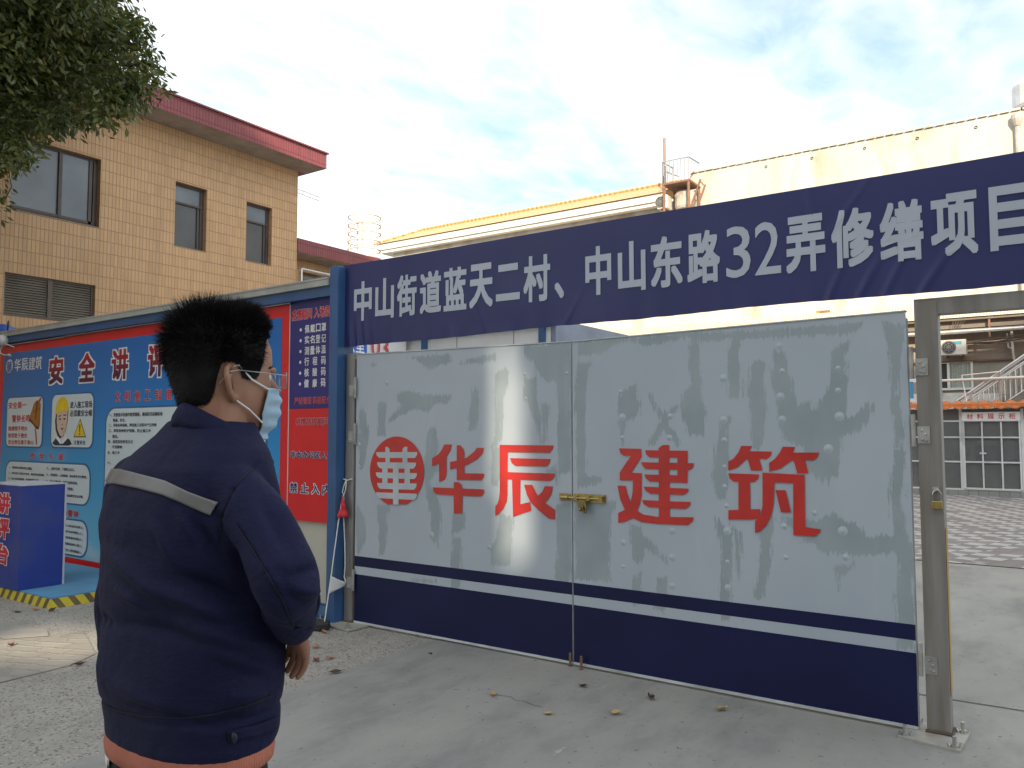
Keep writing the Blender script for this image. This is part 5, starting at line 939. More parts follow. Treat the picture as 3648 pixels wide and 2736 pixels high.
# ------------------------------------------------------------------ tree
def leaf_mat(name, a, c, tr):
    m, t, p = newmat(name); oi = N(t, 'ShaderNodeAttribute', attribute_name='tone')
    t.links.new(ramp(t, oi.outputs['Fac'], [(0, a), (.62, c), (.9, (.17,.15,.035)), (1, (.22,.13,.03))]), p.inputs['Base Color']); p.inputs['Roughness'].default_value = .38; p.inputs['Specular IOR Level'].default_value = .5
    tl = N(t, 'ShaderNodeBsdfTranslucent'); t.links.new(ramp(t, oi.outputs['Fac'], [(0, (.05,.10,.015)), (1, (.22,.22,.03))]), tl.inputs[0]); mxs = N(t, 'ShaderNodeMixShader'); mxs.inputs[0].default_value = tr
    out = [n for n in t.nodes if n.type == 'OUTPUT_MATERIAL'][0]; t.links.new(p.outputs[0], mxs.inputs[1]); t.links.new(tl.outputs[0], mxs.inputs[2]); t.links.new(mxs.outputs[0], out.inputs[0]); return m
TC = np.array([-11.2, 3.05, 6.9]); TR_ = np.array([3.35, 3.35, 2.55])
tr = thing('broadleaf_tree', 'dark green broadleaf tree overhanging the tiled building at top left', 'tree', (-11.6, 1.2, 0))
b = MB(); b.tube([(-11.6,1.2,0),(-11.55,1.3,1.6),(-11.4,1.7,3.4),(-11.3,2.3,4.8),(-11.2,2.9,6.4),(-11.2,3.1,8.3)], [.24,.2,.17,.14,.1,.04], 10)
b.build('trunk', M('bark', (.10,.085,.065), .95, bs=18, bstr=.7, bdist=.02, stretch=(1,1,.3)), tr)
clumps = []
def to_px(c):
    y = -math.sin(YAW)*c[0]+math.cos(YAW)*c[1]; x = math.cos(YAW)*c[0]+math.sin(YAW)*c[1]; return 1824+2808*x/y, 1536-2808*(c[2]-CAM_H)/y
while len(clumps) < 620:
    v = RNG.normal(size=3); v /= np.linalg.norm(v); r = RNG.uniform(.3, 1.0)**.5
    c = TC+v*TR_*r*(1+.13*mnoise.noise(Vector(v*2.6))); px, py = to_px(c)
    if c[2] < 4.0 or px > 575 or (px < -300 and RNG.random() < .8) or (py < -250 and RNG.random() < .7): continue
    lim = float(np.interp(px, [-200, 30, 90, 330, 430, 540, 600], [480, 420, 330, 310, 250, 150, 80]))
    if (px > -150 and py > lim) or px > np.interp(py, [-100, 80, 200, 320], [300, 330, 400, 380]): continue
    clumps.append(c)
for px, py, dd in ((0,500,8.4),(20,450,8.5),(60,410,8.6),(150,400,8.8),(330,400,8.7),(300,370,8.8),(250,380,9.0),(400,310,9.0),(460,280,9.0),(515,255,9.0),(450,120,9.2),(440,60,9.2),(430,30,9.3),(200,400,8.6),(100,420,8.5),(370,370,8.8),(430,320,8.9),(10,545,8.3),(35,520,8.4),(480,180,9.1),(450,200,9.0),(400,250,8.8),(350,300,8.7)):
    x, z, y = (px-1824)/2808*dd, (1536-py)/2808*dd+CAM_H, dd; clumps.append(np.array([math.cos(YAW)*x-math.sin(YAW)*y, math.sin(YAW)*x+math.cos(YAW)*y, z]))
bl_ = MB()
for c in clumps[::5]:
    base = Vector((-11.25, 2.7, min(7.6, max(4.2, c[2]-.5)))); e = Vector(c); mdl = base.lerp(e, .55)+Vector((0,0,.15)); bl_.tube([base, mdl, e], [.05,.03,.01], 5)
bl_.build('limbs', MATS['bark'], tr)
P_, T_ = [], []
for ci, c in enumerate(clumps):
    near = ci >= len(clumps)-23
    n = 110 if near else 190
    ct = RNG.uniform(0, .45)
    sp = .10 if near else .22
    for k in range(n):
        o_ = np.clip(RNG.normal(size=3), -2., 2.)*sp*np.array([1, 1, .75]); p0 = c+o_
        dr_ = np.array([RNG.normal()*.6+o_[0]*1.6, RNG.normal()*.6+o_[1]*1.6, -.55+RNG.normal()*.4]); dr_ /= np.linalg.norm(dr_)
        sd_ = np.cross(dr_, RNG.normal(size=3)); sd_ /= np.linalg.norm(sd_)+1e-9; nn = np.cross(sd_, dr_)
        L_ = RNG.uniform(.075, .125); W2 = L_*.19
        P_ += [p0, p0+dr_*L_*.5+sd_*W2-nn*.006, p0+dr_*L_-nn*.012, p0+dr_*L_*.5-sd_*W2-nn*.006]
        tv = min(1, ct+RNG.uniform(0, .5)) if RNG.random() > .03 else RNG.uniform(.85, 1); T_ += [tv]*4
P_ = np.array(P_); me = bpy.data.meshes.new('crown'); nq = len(P_)//4
me.vertices.add(len(P_)); me.vertices.foreach_set('co', P_.ravel()); me.loops.add(len(P_)); me.loops.foreach_set('vertex_index', np.arange(len(P_), dtype=np.int32)); me.polygons.add(nq); me.polygons.foreach_set('loop_start', np.arange(0, len(P_), 4, dtype=np.int32)); me.polygons.foreach_set('loop_total', np.full(nq, 4, np.int32)); me.update(); me.validate()
at = me.attributes.new('tone', 'FLOAT', 'POINT'); at.data.foreach_set('value', np.array(T_, np.float32)); me.materials.append(leaf_mat('crown_leaf', (.040,.068,.026), (.115,.145,.045), .22))
cr_ = bpy.data.objects.new('crown', me); COL.objects.link(cr_); cr_.parent = tr; cr_.matrix_parent_inverse = tr.matrix_basis.inverted()
# ------------------------------------------------------------------ the man
def L2W(p): x, y, z = p; return (math.cos(YAW)*x-math.sin(YAW)*y, math.sin(YAW)*x+math.cos(YAW)*y, z)
BC = Vector((-.640, 1.60, 0)); PHI = rad(55)                      # body centre and facing, in the camera's heading frame
BF = Vector((math.cos(PHI), math.sin(PHI), 0)); BR = Vector((math.sin(PHI), -math.cos(PHI), 0)); UP = Vector((0, 0, 1))
PH = rad(38); HF = Vector((math.cos(PH), math.sin(PH), 0)); HR = Vector((math.sin(PH), -math.cos(PH), 0)); HC = Vector((-.588, 1.61, 1.478))
man = thing('person', 'man in navy work jacket and pale blue face mask looking up at the gate', 'person', L2W((BC.x, BC.y, 0)))
def ring(c, A, B_, a, b_, n=28, e=2.0, bf=None):
    """superellipse ring; bf scales the rear half"""
    o = []
    for k in range(n):
        t_ = 2*math.pi*k/n; cx, sy = math.cos(t_), math.sin(t_)
        x = math.copysign(abs(cx)**(2/e), cx)*a; y = math.copysign(abs(sy)**(2/e), sy)*b_
        if bf is not None and y < 0: y *= bf
        o.append(Vector(c)+A*x+B_*y)
    return o
def loft(mb, rings, cap=True):
    n = len(rings[0]); vs = [p for r in rings for p in r]
    fs = [(i*n+k, i*n+(k+1) % n, (i+1)*n+(k+1) % n, (i+1)*n+k) for i in range(len(rings)-1) for k in range(n)]
    if cap: fs += [tuple(range(n-1, -1, -1)), tuple((len(rings)-1)*n+k for k in range(n))]
    mb.add(vs, fs)
def limb(mb, pts, rs, n=16, sub=6, cap=True):
    """smooth tapered limb through joints, with rounded ends"""
    P = [Vector(p) for p in pts]; q = []; rr = []
    for i in range(len(P)-1):
        p0, p1, p2, p3 = P[max(i-1,0)], P[i], P[i+1], P[min(i+2,len(P)-1)]
        for k in range(sub):
            t_ = k/sub; q.append(.5*((2*p1)+(p2-p0)*t_+(2*p0-5*p1+4*p2-p3)*t_*t_+(3*p1-p0-3*p2+p3)*t_**3)); rr.append(rs[i]*(1-t_)+rs[i+1]*t_)
    q.append(P[-1]); rr.append(rs[-1])
    if cap:
        d0 = (q[0]-q[1]).normalized(); d1 = (q[-1]-q[-2]).normalized()
        q = [q[0]+d0*rr[0]*.8, q[0]+d0*rr[0]*.5]+q+[q[-1]+d1*rr[-1]*.5, q[-1]+d1*rr[-1]*.8]; rr = [rr[0]*.45, rr[0]*.85]+rr+[rr[-1]*.85, rr[-1]*.45]
    mb.tube(q, rr, n)
def remeshed(mb, vox, smooth=4, fac=.5):
    """union the overlapping closed shapes of mb into one skin; returns vertices and faces"""
    me = bpy.data.meshes.new('skin'); me.from_pydata(mb.v, [], mb.f); me.update()
    b = bmesh.new(); b.from_mesh(me); bmesh.ops.recalc_face_normals(b, faces=b.faces); b.to_mesh(me); b.free()
    o = bpy.data.objects.new('skin', me); COL.objects.link(o)
    m = o.modifiers.new('r', 'REMESH'); m.mode = 'VOXEL'; m.voxel_size = vox
    s = o.modifiers.new('s', 'SMOOTH'); s.iterations = smooth; s.factor = fac
    r = bpy.data.meshes.new_from_object(o.evaluated_get(bpy.context.evaluated_depsgraph_get()))
    bpy.data.objects.remove(o); bpy.data.meshes.remove(me); return r
def finish(me, name, mat, parent, disp=None):
    n = len(me.vertices); co = np.empty(n*3); me.vertices.foreach_get('co', co); co = co.reshape(-1, 3)
    if disp is not None:
        nr = np.empty(n*3); me.vertices.foreach_get('normal', nr); nr = nr.reshape(-1, 3); co = co+nr*disp(co, nr)[:, None]
    W = np.stack([math.cos(YAW)*co[:,0]-math.sin(YAW)*co[:,1], math.sin(YAW)*co[:,0]+math.cos(YAW)*co[:,1], co[:,2]], 1)
    me.vertices.foreach_set('co', W.ravel()); me.name = name; me.polygons.foreach_set('use_smooth', [True]*len(me.polygons)); me.materials.clear(); me.materials.append(mat); me.update()
    o = bpy.data.objects.new(name, me); COL.objects.link(o); o.parent = parent; o.matrix_parent_inverse = parent.matrix_basis.inverted(); return o
def loc(mb, name, mat, parent, **k):
    mb.v = [L2W(v) for v in mb.v]; return mb.build(name, mat, parent, **k)
def PX(px, py, y): return Vector(((px-1824)/2808*y, y, CAM_H+(1536-py)/2808*y))

# head shape: rows of height above the chin, front, back, half width
HROW = [(-.012,.055,-.01,.018),(-.004,.074,.01,.034),(.010,.084,.03,.046),(.030,.088,.060,.058),(.050,.088,.075,.067),(.075,.090,.082,.073),(.100,.090,.090,.076),(.120,.088,.096,.078),(.145,.093,.100,.079),(.170,.091,.101,.079),(.195,.081,.095,.073),(.215,.063,.080,.059),(.229,.038,.055,.038),(.235,.014,.02,.013)]
HZ = np.array([r[0] for r in HROW])
def head_pt(t_, z, off=0.):
    """surface point of the head at angle t_ from the front (positive towards the right ear), z above the chin"""
    f, bk, wd = (np.interp(z, HZ, [r[i] for r in HROW]) for i in (1, 2, 3))
    c, s = math.cos(t_), math.sin(t_); e = 2.25
    x = math.copysign(abs(c)**(2/e), c)*((f if c > 0 else bk)+off); y = math.copysign(abs(s)**(2/e), s)*(wd+off)
    return HC+HF*x+HR*y+UP*z
SHR = Vector((-.517, 1.485, 1.375)); SHL = Vector((-.800, 1.705, 1.365))
ELR, WRR = PX(1018, 2040, 1.41), PX(1052, 2160, 1.50)
ELL = Vector((-.790, 1.675, 1.045)); WRL = ELL+BF*.24+UP*.03+BR*.04
NECK = BC+Vector((.045, -.005, 0))
body = MB()
loft(body, [[head_pt(2*math.pi*k/32, z) for k in range(32)] for z in HZ])
nb = [HC+HF*.080+UP*.128, HC+HF*.092+UP*.105, HC+HF*.106+UP*.085, HC+HF*.098+UP*.076]      # nose
body.tube(nb, [.008,.011,.015,.010], 10)
body.tube([HC+HF*.086+HR*y+UP*.128 for y in (-.045,-.02,0,.02,.045)], [.006,.011,.012,.011,.006], 8)   # brow
body.tube([HC+HF*.084+HR*y+UP*.043 for y in (-.022,0,.022)], [.006,.010,.006], 8); body.tube([HC+HF*.083+HR*y+UP*.033 for y in (-.02,0,.02)], [.006,.010,.006], 8)
for s in (1, -1):                                                                           # jaw, cheek and ears
    ec = HC-HF*.012+HR*s*.078+UP*.098; A = -HF*.66+HR*s*.75; tl = .22
    out = [(-.010,-.030),(-.002,-.034),(.008,-.024),(.016,-.006),(.021,.012),(.017,.026),(.006,.032),(-.006,.029),(-.013,.017)]
    body.tube([ec+A*u+HF*(-.18*v*.6)+UP*v for u, v in out], [.006,.0075,.0062,.0058,.0058,.0058,.0058,.0052,.004], 8)
    body.tube([ec+A*.006+UP*-.012, ec+A*.010+UP*.004, ec+A*.006+UP*.018], [.004,.0042,.004], 8)
    body.tube([ec+A*-.012+UP*-.012, ec+A*-.011+UP*.004], [.006,.0055], 8)
loft(body, [ring(NECK+UP*z+HF*o_, BR, BF, a, b_, 24) for z, a, b_, o_ in ((1.40,.095,.080,-.015),(1.46,.072,.070,-.008),(1.50,.064,.066,-.002),(1.54,.063,.066,.002),(1.575,.062,.064,.004))])
TORS = [(.80,.165,.105),(.90,.17,.105),(1.0,.168,.10),(1.1,.165,.10),(1.2,.16,.10),(1.3,.16,.10),(1.37,.15,.085),(1.42,.13,.08),(1.46,.085,.07)]
loft(body, [ring(BC+UP*z, BR, BF, a, b_, 28, 2.3) for z, a, b_ in TORS])
limb(body, [SHR-BR*.01, ELR, WRR], [.040,.033,.027]); limb(body, [SHL+BR*.01, ELL, WRL], [.040,.033,.027])
def hand(wrist, d, side, nrm, curl):
    """palm and five separate fingers; d points down the hand, side towards the thumb, nrm out of the palm"""
    d = d.normalized(); side = (side-d*side.dot(d)).normalized(); nrm = side.cross(d)*(1 if side.cross(d).dot(nrm) > 0 else -1)
    loft(body, [ring(wrist+d*t_, side, nrm, a, b_, 16, 2.6) for t_, a, b_ in ((-.03,.024,.02),(.0,.027,.019),(.03,.036,.016),(.065,.040,.0145),(.085,.039,.013),(.093,.034,.009))])
    for i, (off, L_, r) in enumerate(((.031,.070,.0085),(.0105,.078,.0088),(-.0105,.072,.0085),(-.031,.056,.0075))):
        p = wrist+d*.083+side*off; a0 = curl*(.9+.12*i); q = [p-d*.02, p]; ang = 0
        for k, f in enumerate((.45,.32,.23)):
            ang += a0*(.35,.6,.5)[k]; q.append(q[-1]+(d*math.cos(ang)+nrm*math.sin(ang)+side*off*.9)*L_*f)
        limb(body, q, [r*1.05,r,r*.96,r*.9,r*.8], 10, 3)
    tb_ = wrist+d*.022+side*.026; limb(body, [tb_, tb_+(d*.7+side*.7+nrm*.25)*.034, tb_+(d*.95+side*.62+nrm*.5)*.062, tb_+(d*1.05+side*.45+nrm*.75)*.084], [.013,.0105,.0095,.0075], 10, 3)
hdR = (PX(1088, 2335, 1.585)-WRR); hand(WRR+hdR.normalized()*.012, hdR, BF*.35-BR*.9+UP*.0, -BF*.2-BR*.3+UP*.1, .45)
hand(WRL+BF*.01, BF*.8+BR*.5-UP*.15, UP*.8+BR*.2, -BR, .5)
HIP = BC+UP*.84
for s in (1, -1):
    hp = HIP+BR*s*.085; limb(body, [hp, BC+BR*s*.10+BF*.015+UP*.47, BC+BR*s*.105-BF*.01+UP*.09], [.078,.054,.038])
    an = BC+BR*s*.105; body.tube([an-BF*.05+UP*.045, an+BF*.02+UP*.05, an+BF*.12+UP*.035, an+BF*.18+UP*.03], [.03,.036,.032,.02], 12)
m, t, p = newmat('skin')
sk = ramp(t, noise(t, 22, 5), [(.3, (.27,.135,.085)), (.7, (.36,.19,.125))]); sk = mixc(t, .35, sk, ramp(t, noise(t, 5, 3), [(.35, (.33,.13,.095)), (.65, (.32,.20,.13))]))
t.links.new(sk, p.inputs['Base Color']); p.inputs['Roughness'].default_value = .48; p.inputs['Subsurface Weight'].default_value = .12; p.inputs['Subsurface Radius'].default_value = (.01,.004,.002); p.inputs['Subsurface Scale'].default_value = .5
bump(t, p, noise(t, 260, 3), .15, .001); SKIN = m
skin_o = finish(remeshed(body, .0028, 2, .5), 'body', SKIN, man)

for s in (1, -1):
    ec = HC-HF*.012+HR*s*.078+UP*.098; A = -HF*.66+HR*s*.75
    b = MB(); b.tube([ec+A*.001+UP*-.014+HF*.003, ec+A*.006+UP*-.003+HF*.001, ec+A*.007+UP*.010, ec+A*.005+UP*.020], [.002,.0042,.0036,.0018], 8); loc(b, 'ear_shade', M('shadowed_skin', (.15,.06,.045), .6), skin_o, smooth=True)  # dark tube stands in for the shade inside the ear
# eyes
for s in (1, -1):
    b = MB(); c = HC+HF*.074+HR*s*.032+UP*.113
    b.lathe([(0,-.012),(.006,-.0104),(.0104,-.006),(.012,0),(.0104,.006),(.006,.0104),(0,.012)], tuple(c), 14); loc(b, 'eye', M('eye_white', (.6,.57,.53), .2, var=.03), man, smooth=True)
# hair: a dark cap under many short strands
def hairline(a):
    a = abs(a); return float(np.interp(a, [0, .6, .85, .98, 1.06, 1.16, 1.38, 1.50, 1.60, 1.85, 2.05, 2.3, math.pi], [.197, .194, .188, .172, .125, .108, .104, .108, .140, .136, .075, .038, .024]))
HAIR = M('hair_black', (.006,.0055,.0065), .6, var=.3, vs=30, spec=.22)
b = MB(); na, nz_ = 72, 20; vs = []
for j in range(nz_+1):
    for k in range(na):
        a = -math.pi+2*math.pi*k/na; z0 = hairline(a); z = z0+(.2345-z0)*j/nz_; thick = .003+.009*min(1, (z-z0)/.05)
        vs.append(head_pt(a, z, thick)+UP*max(0, z-.19)*.25)
b.add(vs, [(j*na+k, j*na+(k+1) % na, (j+1)*na+(k+1) % na, (j+1)*na+k) for j in range(nz_) for k in range(na)]+[tuple(nz_*na+k for k in range(na))])
ho_ = loc(b, 'hair', HAIR, man, smooth=True)
HV, HFc = [], []
for i in range(34000):
    a = random.uniform(-math.pi, math.pi); z0 = hairline(a); u = random.random(); z = z0+(.2345-z0)*(u**.85) if random.random() < .8 else z0+random.random()*.04
    if z > .226 and random.random() < .3: a = random.uniform(-math.pi, math.pi)
    r0 = head_pt(a, z, .0015); e_ = .002; nrm = (head_pt(a+e_, z)-head_pt(a-e_, z)).cross(head_pt(a, min(.2345, z+e_))-head_pt(a, z-e_))
    if nrm.length < 1e-9: nrm = UP.copy()
    nrm.normalize()
    if nrm.dot(r0-(HC+UP*.11)) < 0: nrm = -nrm
    hgt = min(1, max(0, (z-.12)/.10)); bk = max(0, -math.cos(a)); edge = min(1, (z-z0)/.035)
    L_ = (.010+.035*hgt+.008*bk*min(1, z/.10))*(1-.45*(abs(a) < 1.1)*(z < .205))*(.35+.65*edge)*random.uniform(.7, 1.2)
    dirn = (nrm*(1.0-.25*(1-hgt))+UP*(.20*hgt-.60*(1-hgt))+HF*(.10*hgt*math.cos(a)-.2*(1-hgt)*(1 if abs(a) < 2 else -.1))+Vector((random.gauss(0,.30), random.gauss(0,.30), random.gauss(0,.25)))).normalized()
    sd_ = dirn.cross(Vector((random.gauss(0,1), random.gauss(0,1), random.gauss(0,1)))).normalized()*.0005
    d2 = (dirn+UP*(-.35+.2*hgt)+HF*.15).normalized(); p1 = r0+dirn*L_*.55; p2 = p1+d2*L_*.45; o_ = len(HV)
    HV += [r0-sd_, r0+sd_, p1+sd_*.8, p1-sd_*.8, p2]; HFc += [(o_, o_+1, o_+2, o_+3), (o_+3, o_+2, o_+4)]
b = MB(); b.add(HV, HFc); hs = loc(b, 'strands', HAIR, ho_, recalc=False); hs['kind'] = 'stuff'
for s in (1, -1):
    b = MB(); b.tube([HC+HF*(.094-.010*q*q*3)+HR*s*(.014+.042*q)+UP*(.134+.008*q-.012*q*q) for q in np.linspace(0, 1, 6)], [.002,.0032,.0035,.0032,.0028,.0012], 6); loc(b, 'eyebrow', HAIR, man)
# mask with ear loops
MASKM = M('mask_blue', (.34,.50,.64), .75, var=.05, bs=120, bstr=.3)
b = MB(); nu, nv = 40, 24; vs = []
def mask_pt(u, v):
    zz = np.interp(v, [0,.12,.5,1], [-.016,-.008,.036,.090]); half = np.interp(v, [0,.12,.5,1], [.62,.80,.98,.86]); a = (u*2-1)*half
    nose_ = math.exp(-(a/.28)**2)*np.interp(v, [0,.2,.5,.8,1], [.006,.010,.020,.020,.012]); pl = .0022*math.sin(v*26)*(1-abs(u*2-1)**3)
    return head_pt(a, max(-.004, zz), .009+pl+nose_)+UP*(zz-max(-.004, zz))
for j in range(nv+1):
    for i in range(nu+1): vs.append(mask_pt(i/nu, j/nv))
b.add(vs, [(j*(nu+1)+i, j*(nu+1)+i+1, (j+1)*(nu+1)+i+1, (j+1)*(nu+1)+i) for j in range(nv) for i in range(nu)])
mk = loc(b, 'face_mask', MASKM, man, smooth=True); mk.modifiers.new('thick', 'SOLIDIFY').thickness = .0015
for s in (1, -1):
    er = HC-HF*.012+HR*s*.078+UP*.098; u = 1 if s > 0 else 0
    b = MB(); b.tube([mask_pt(u, .97), (mask_pt(u, .97)+er)*.5+HR*s*.009+UP*.012, er+HF*.012+HR*s*.003+UP*.035, er+HF*.0-HR*s*.003+UP*.030, er-HF*.006-HR*s*.005+UP*.0, er+HF*.004-HR*s*.004-UP*.030, (mask_pt(u, .40)+er)*.5+HR*s*.012-UP*.016, mask_pt(u, .36)], .0019, 6); loc(b, 'ear_loop', M('white_elastic', (.72,.72,.72), .7, var=.03), mk)
# glasses
gl = MB(); FR = M('thin_metal_frame', (.35,.34,.36), .3, metal=.8, var=.05)
for s in (1, -1):
    c = HC+HF*.112+HR*s*.036+UP*.108; N1 = HR*s
    pr = [(.026*math.copysign(abs(math.cos(a))**.6, math.cos(a)), .0165*math.copysign(abs(math.sin(a))**.6, math.sin(a))) for a in np.linspace(0, 2*math.pi, 29)]
    gl.tube([c+N1*x+UP*z-HF*.006*(x/.026)**2*(1 if x > 0 else .3) for x, z in pr], .0011, 6)
    gl.tube([c+N1*.026+UP*.008-HF*.006, c+N1*.037+UP*.008-HF*.013, HC+HF*.06+HR*s*.0845+UP*.118, HC+HF*.0+HR*s*.0862+UP*.122, HC-HF*.018+HR*s*.085+UP*.118, HC-HF*.036+HR*s*.080+UP*.095], .0012, 6)
gl.tube([HC+HF*.111+HR*-.010+UP*.110, HC+HF*.114+UP*.114, HC+HF*.111+HR*.010+UP*.110], .0011, 6)
go = loc(gl, 'glasses', FR, man)
m, t, p = newmat('spectacle_lens'); p.inputs['Base Color'].default_value = (.8,.85,.83,1); p.inputs['Roughness'].default_value = .02; p.inputs['Alpha'].default_value = .3
for s in (1, -1):
    b = MB(); c = HC+HF*.1115+HR*s*.036+UP*.108; b.add([c+HR*s*x+UP*z-HF*.006*(x/.026)**2*(1 if x > 0 else .3) for x, z in pr[:-1]], [tuple(range(28))]); loc(b, 'lens', m, go)
# jacket
jk = MB()
JT = [(.882,.192,.124),(.895,.196,.128),(.93,.199,.131),(.95,.201,.133),(.98,.206,.139),(1.02,.208,.142),(1.10,.206,.141),(1.20,.204,.138),(1.30,.208,.135),(1.36,.203,.127),(1.405,.192,.115),(1.44,.160,.098),(1.475,.112,.082),(1.50,.085,.076)]
def jring(z, a, b_): return ring(BC+UP*z+BF*np.interp(z, [.85,1.0,1.3,1.49], [.0,.005,-.01,.0])+Vector((.03,0,0))*max(0, (z-1.40)/.09), BR, BF, a, b_, 40, 2.35)
loft(jk, [jring(*r) for r in JT])
limb(jk, [SHR-BR*.05+UP*.005, SHR+BR*.012-UP*.02, SHR.lerp(ELR, .5)+BR*.012, ELR, ELR.lerp(WRR, .5), WRR+hdR.normalized()*.035], [.060,.058,.057,.058,.053,.040], 24, 6)
limb(jk, [SHL+BR*.05+UP*.005, SHL-BR*.010-UP*.02, SHL.lerp(ELL, .5)-BR*.006, ELL-UP*.01, ELL.lerp(WRL, .5), WRL], [.066,.070,.066,.064,.056,.048], 24, 6)
rj = remeshed(jk, .0042, 6, .5)
# folds seen in the cloth: end points, width, depth
FOLD = []
def F3(a, c, wdt, dep): pass
def FP(p0, p1, y0, y1, wdt, dep): FOLD.append((np.array(p0, float), np.array(p1, float), wdt*1150, dep))
FP((410,1960),(590,2110),1.62,1.52,.022,.010); FP((560,2090),(840,2190),1.5,1.46,.024,.011); FP((430,2080),(530,2150),1.6,1.55,.014,.006); FP((690,2220),(960,2290),1.45,1.5,.026,.010); FP((760,2300),(990,2370),1.46,1.52,.02,.008); FP((660,2050),(900,2140),1.45,1.46,.025,-.012); FP((450,2200),(720,2270),1.58,1.46,.022,-.008)
FP((830,2470),(960,2430),1.46,1.5,.03,.012); FP((760,2560),(900,2520),1.45,1.48,.02,-.007); FP((560,1860),(640,2010),1.5,1.45,.016,.006); FP((700,1860),(800,2000),1.44,1.43,.02,-.009); FP((640,1820),(700,1930),1.46,1.44,.012,.005); FP((420,2400),(640,2520),1.58,1.46,.02,.006); FP((480,2480),(760,2560),1.55,1.45,.016,-.006)
FP((990,1700),(1080,1930),1.38,1.35,.02,.004); FP((930,1760),(1040,1970),1.38,1.33,.026,-.005); FP((1040,2050),(1150,2010),1.35,1.4,.018,-.006); FP((1050,2090),(1150,2095),1.35,1.4,.016,.005); FP((1000,2090),(1110,2150),1.36,1.38,.02,-.005); FP((1000,2180),(1110,2195),1.40,1.45,.016,.004); FP((940,2000),(1030,2120),1.38,1.38,.018,.004); FP((1060,2220),(1150,2230),1.46,1.5,.010,-.005)
FP((345,1800),(360,2050),1.66,1.64,.018,-.006); FP((340,2150),(420,2230),1.62,1.6,.018,-.009); FP((340,2260),(400,2420),1.6,1.62,.02,.006)
def seg(co, a, c):
    e = c-a; t_ = np.clip(((co-a)@e)/(e@e), 0, 1); return np.linalg.norm(co-a-t_[:, None]*e, axis=1), t_
def jdisp(co, nr):
    d = np.zeros(len(co))
    pix = np.stack([1824+2808*co[:,0]/co[:,1], 1536-2808*(co[:,2]-CAM_H)/co[:,1]], 1)
    view = co-np.array([0, 0, CAM_H]); front = np.clip(-(view*nr).sum(1)/np.linalg.norm(view, axis=1)*3, 0, 1)
    for a, c, wd, dp in FOLD:
        r, t_ = seg(pix, a, c); d += 1.6*front*dp*np.exp(-(r/wd)**2)*np.sin(np.pi*np.clip(t_*.9+.05, 0, 1))**.7
    lowf = np.array([mnoise.noise((x*6+y*2, y*6, z*9-x*5)) for x, y, z in co]); midf = np.array([mnoise.noise((x*15, y*15, z*20-x*14)) for x, y, z in co])
    d += .008*lowf+.0032*midf*(1-abs(midf))
    hem = np.exp(-((co[:,2]-.954)/.006)**2); d -= .004*hem                                # gathered band seam
    # yoke, armhole and sleeve seams as shallow grooves
    for a, c in (((925,1650),(835,1740)), ((835,1740),(790,1840)), ((850,1870),(960,2030)), ((960,2030),(1070,2230)), ((790,1840),(800,1930))):
        r, t_ = seg(pix, np.array(a, float), np.array(c, float)); d -= front*.0035*np.exp(-(r/7)**2)
    d *= np.clip((co[:,2]-.88)/.03, .2, 1)
    return d
def jacket_mat():
    m, t, p = newmat('navy_twill')
    c = ramp(t, noise(t, 2.2, 5), [(.3, (.0058,.0070,.034)), (.7, (.0088,.0105,.050))]); c = mixc(t, .3, c, ramp(t, noise(t, 300, 2), [(.3, (.003,.004,.014)), (.7, (.011,.013,.052))]))
    t.links.new(c, p.inputs['Base Color']); p.inputs['Roughness'].default_value = .72; p.inputs['Specular IOR Level'].default_value = .18; p.inputs['Sheen Weight'].default_value = .02; p.inputs['Sheen Roughness'].default_value = .5
    tcn = N(t, 'ShaderNodeTexCoord'); mp_ = N(t, 'ShaderNodeMapping'); mp_.inputs['Rotation'].default_value = (0, rad(35), rad(45)); t.links.new(tcn.outputs['Object'], mp_.inputs[0])
    wr = N(t, 'ShaderNodeMath', operation='MULTIPLY_ADD', i_1=2.2); t.links.new(noise(t, 11, 5, stretch=(1,1,2.2), rough=.6), wr.inputs[0]); t.links.new(noise(t, 60, 6, rough=.75), wr.inputs[2]); bump(t, p, wr.outputs[0], .5, .006)
    return m
NAVYC = jacket_mat()
jo = finish(rj, 'jacket', NAVYC, man, jdisp)
jo.data.update()
# reflective strip hugging the back: cast from behind onto the finished jacket
from mathutils.bvhtree import BVHTree
bv = BVHTree.FromObject(jo, bpy.context.evaluated_depsgraph_get())
CAMP = Vector((0, 0, CAM_H))
def onto(px, py, lift):
    tgt = Vector(L2W(PX(px, py, 1.6))); dr_ = (tgt-CAMP).normalized(); h_ = bv.ray_cast(CAMP, dr_)
    if h_[0] is None: return None
    return h_[0]+h_[1]*lift
def strip(up, lo, name, mat, parent, lift=.0035, nu=60, nv=6):
    us = np.linspace(0, 1, nu+1); ux = np.interp(us, np.linspace(0, 1, len(up)), [a[0] for a in up]); uy = np.interp(us, np.linspace(0, 1, len(up)), [a[1] for a in up]); lx = np.interp(us, np.linspace(0, 1, len(lo)), [a[0] for a in lo]); ly = np.interp(us, np.linspace(0, 1, len(lo)), [a[1] for a in lo])
    b = MB(); idx = {}
    for j in range(nv+1):
        for i in range(nu+1):
            v = j/nv; q = onto(ux[i]*(1-v)+lx[i]*v, uy[i]*(1-v)+ly[i]*v, lift)
            if q is not None: idx[i, j] = len(b.v); b.v.append(tuple(q))
    for j in range(nv):
        for i in range(nu):
            k = [(i,j),(i+1,j),(i+1,j+1),(i,j+1)]
            if all(x in idx for x in k): b.f.append(tuple(idx[x] for x in k)); b.m.append(0)
    o = b.build(name, mat, parent, smooth=True); o.modifiers.new('thick', 'SOLIDIFY').thickness = .0015; return o
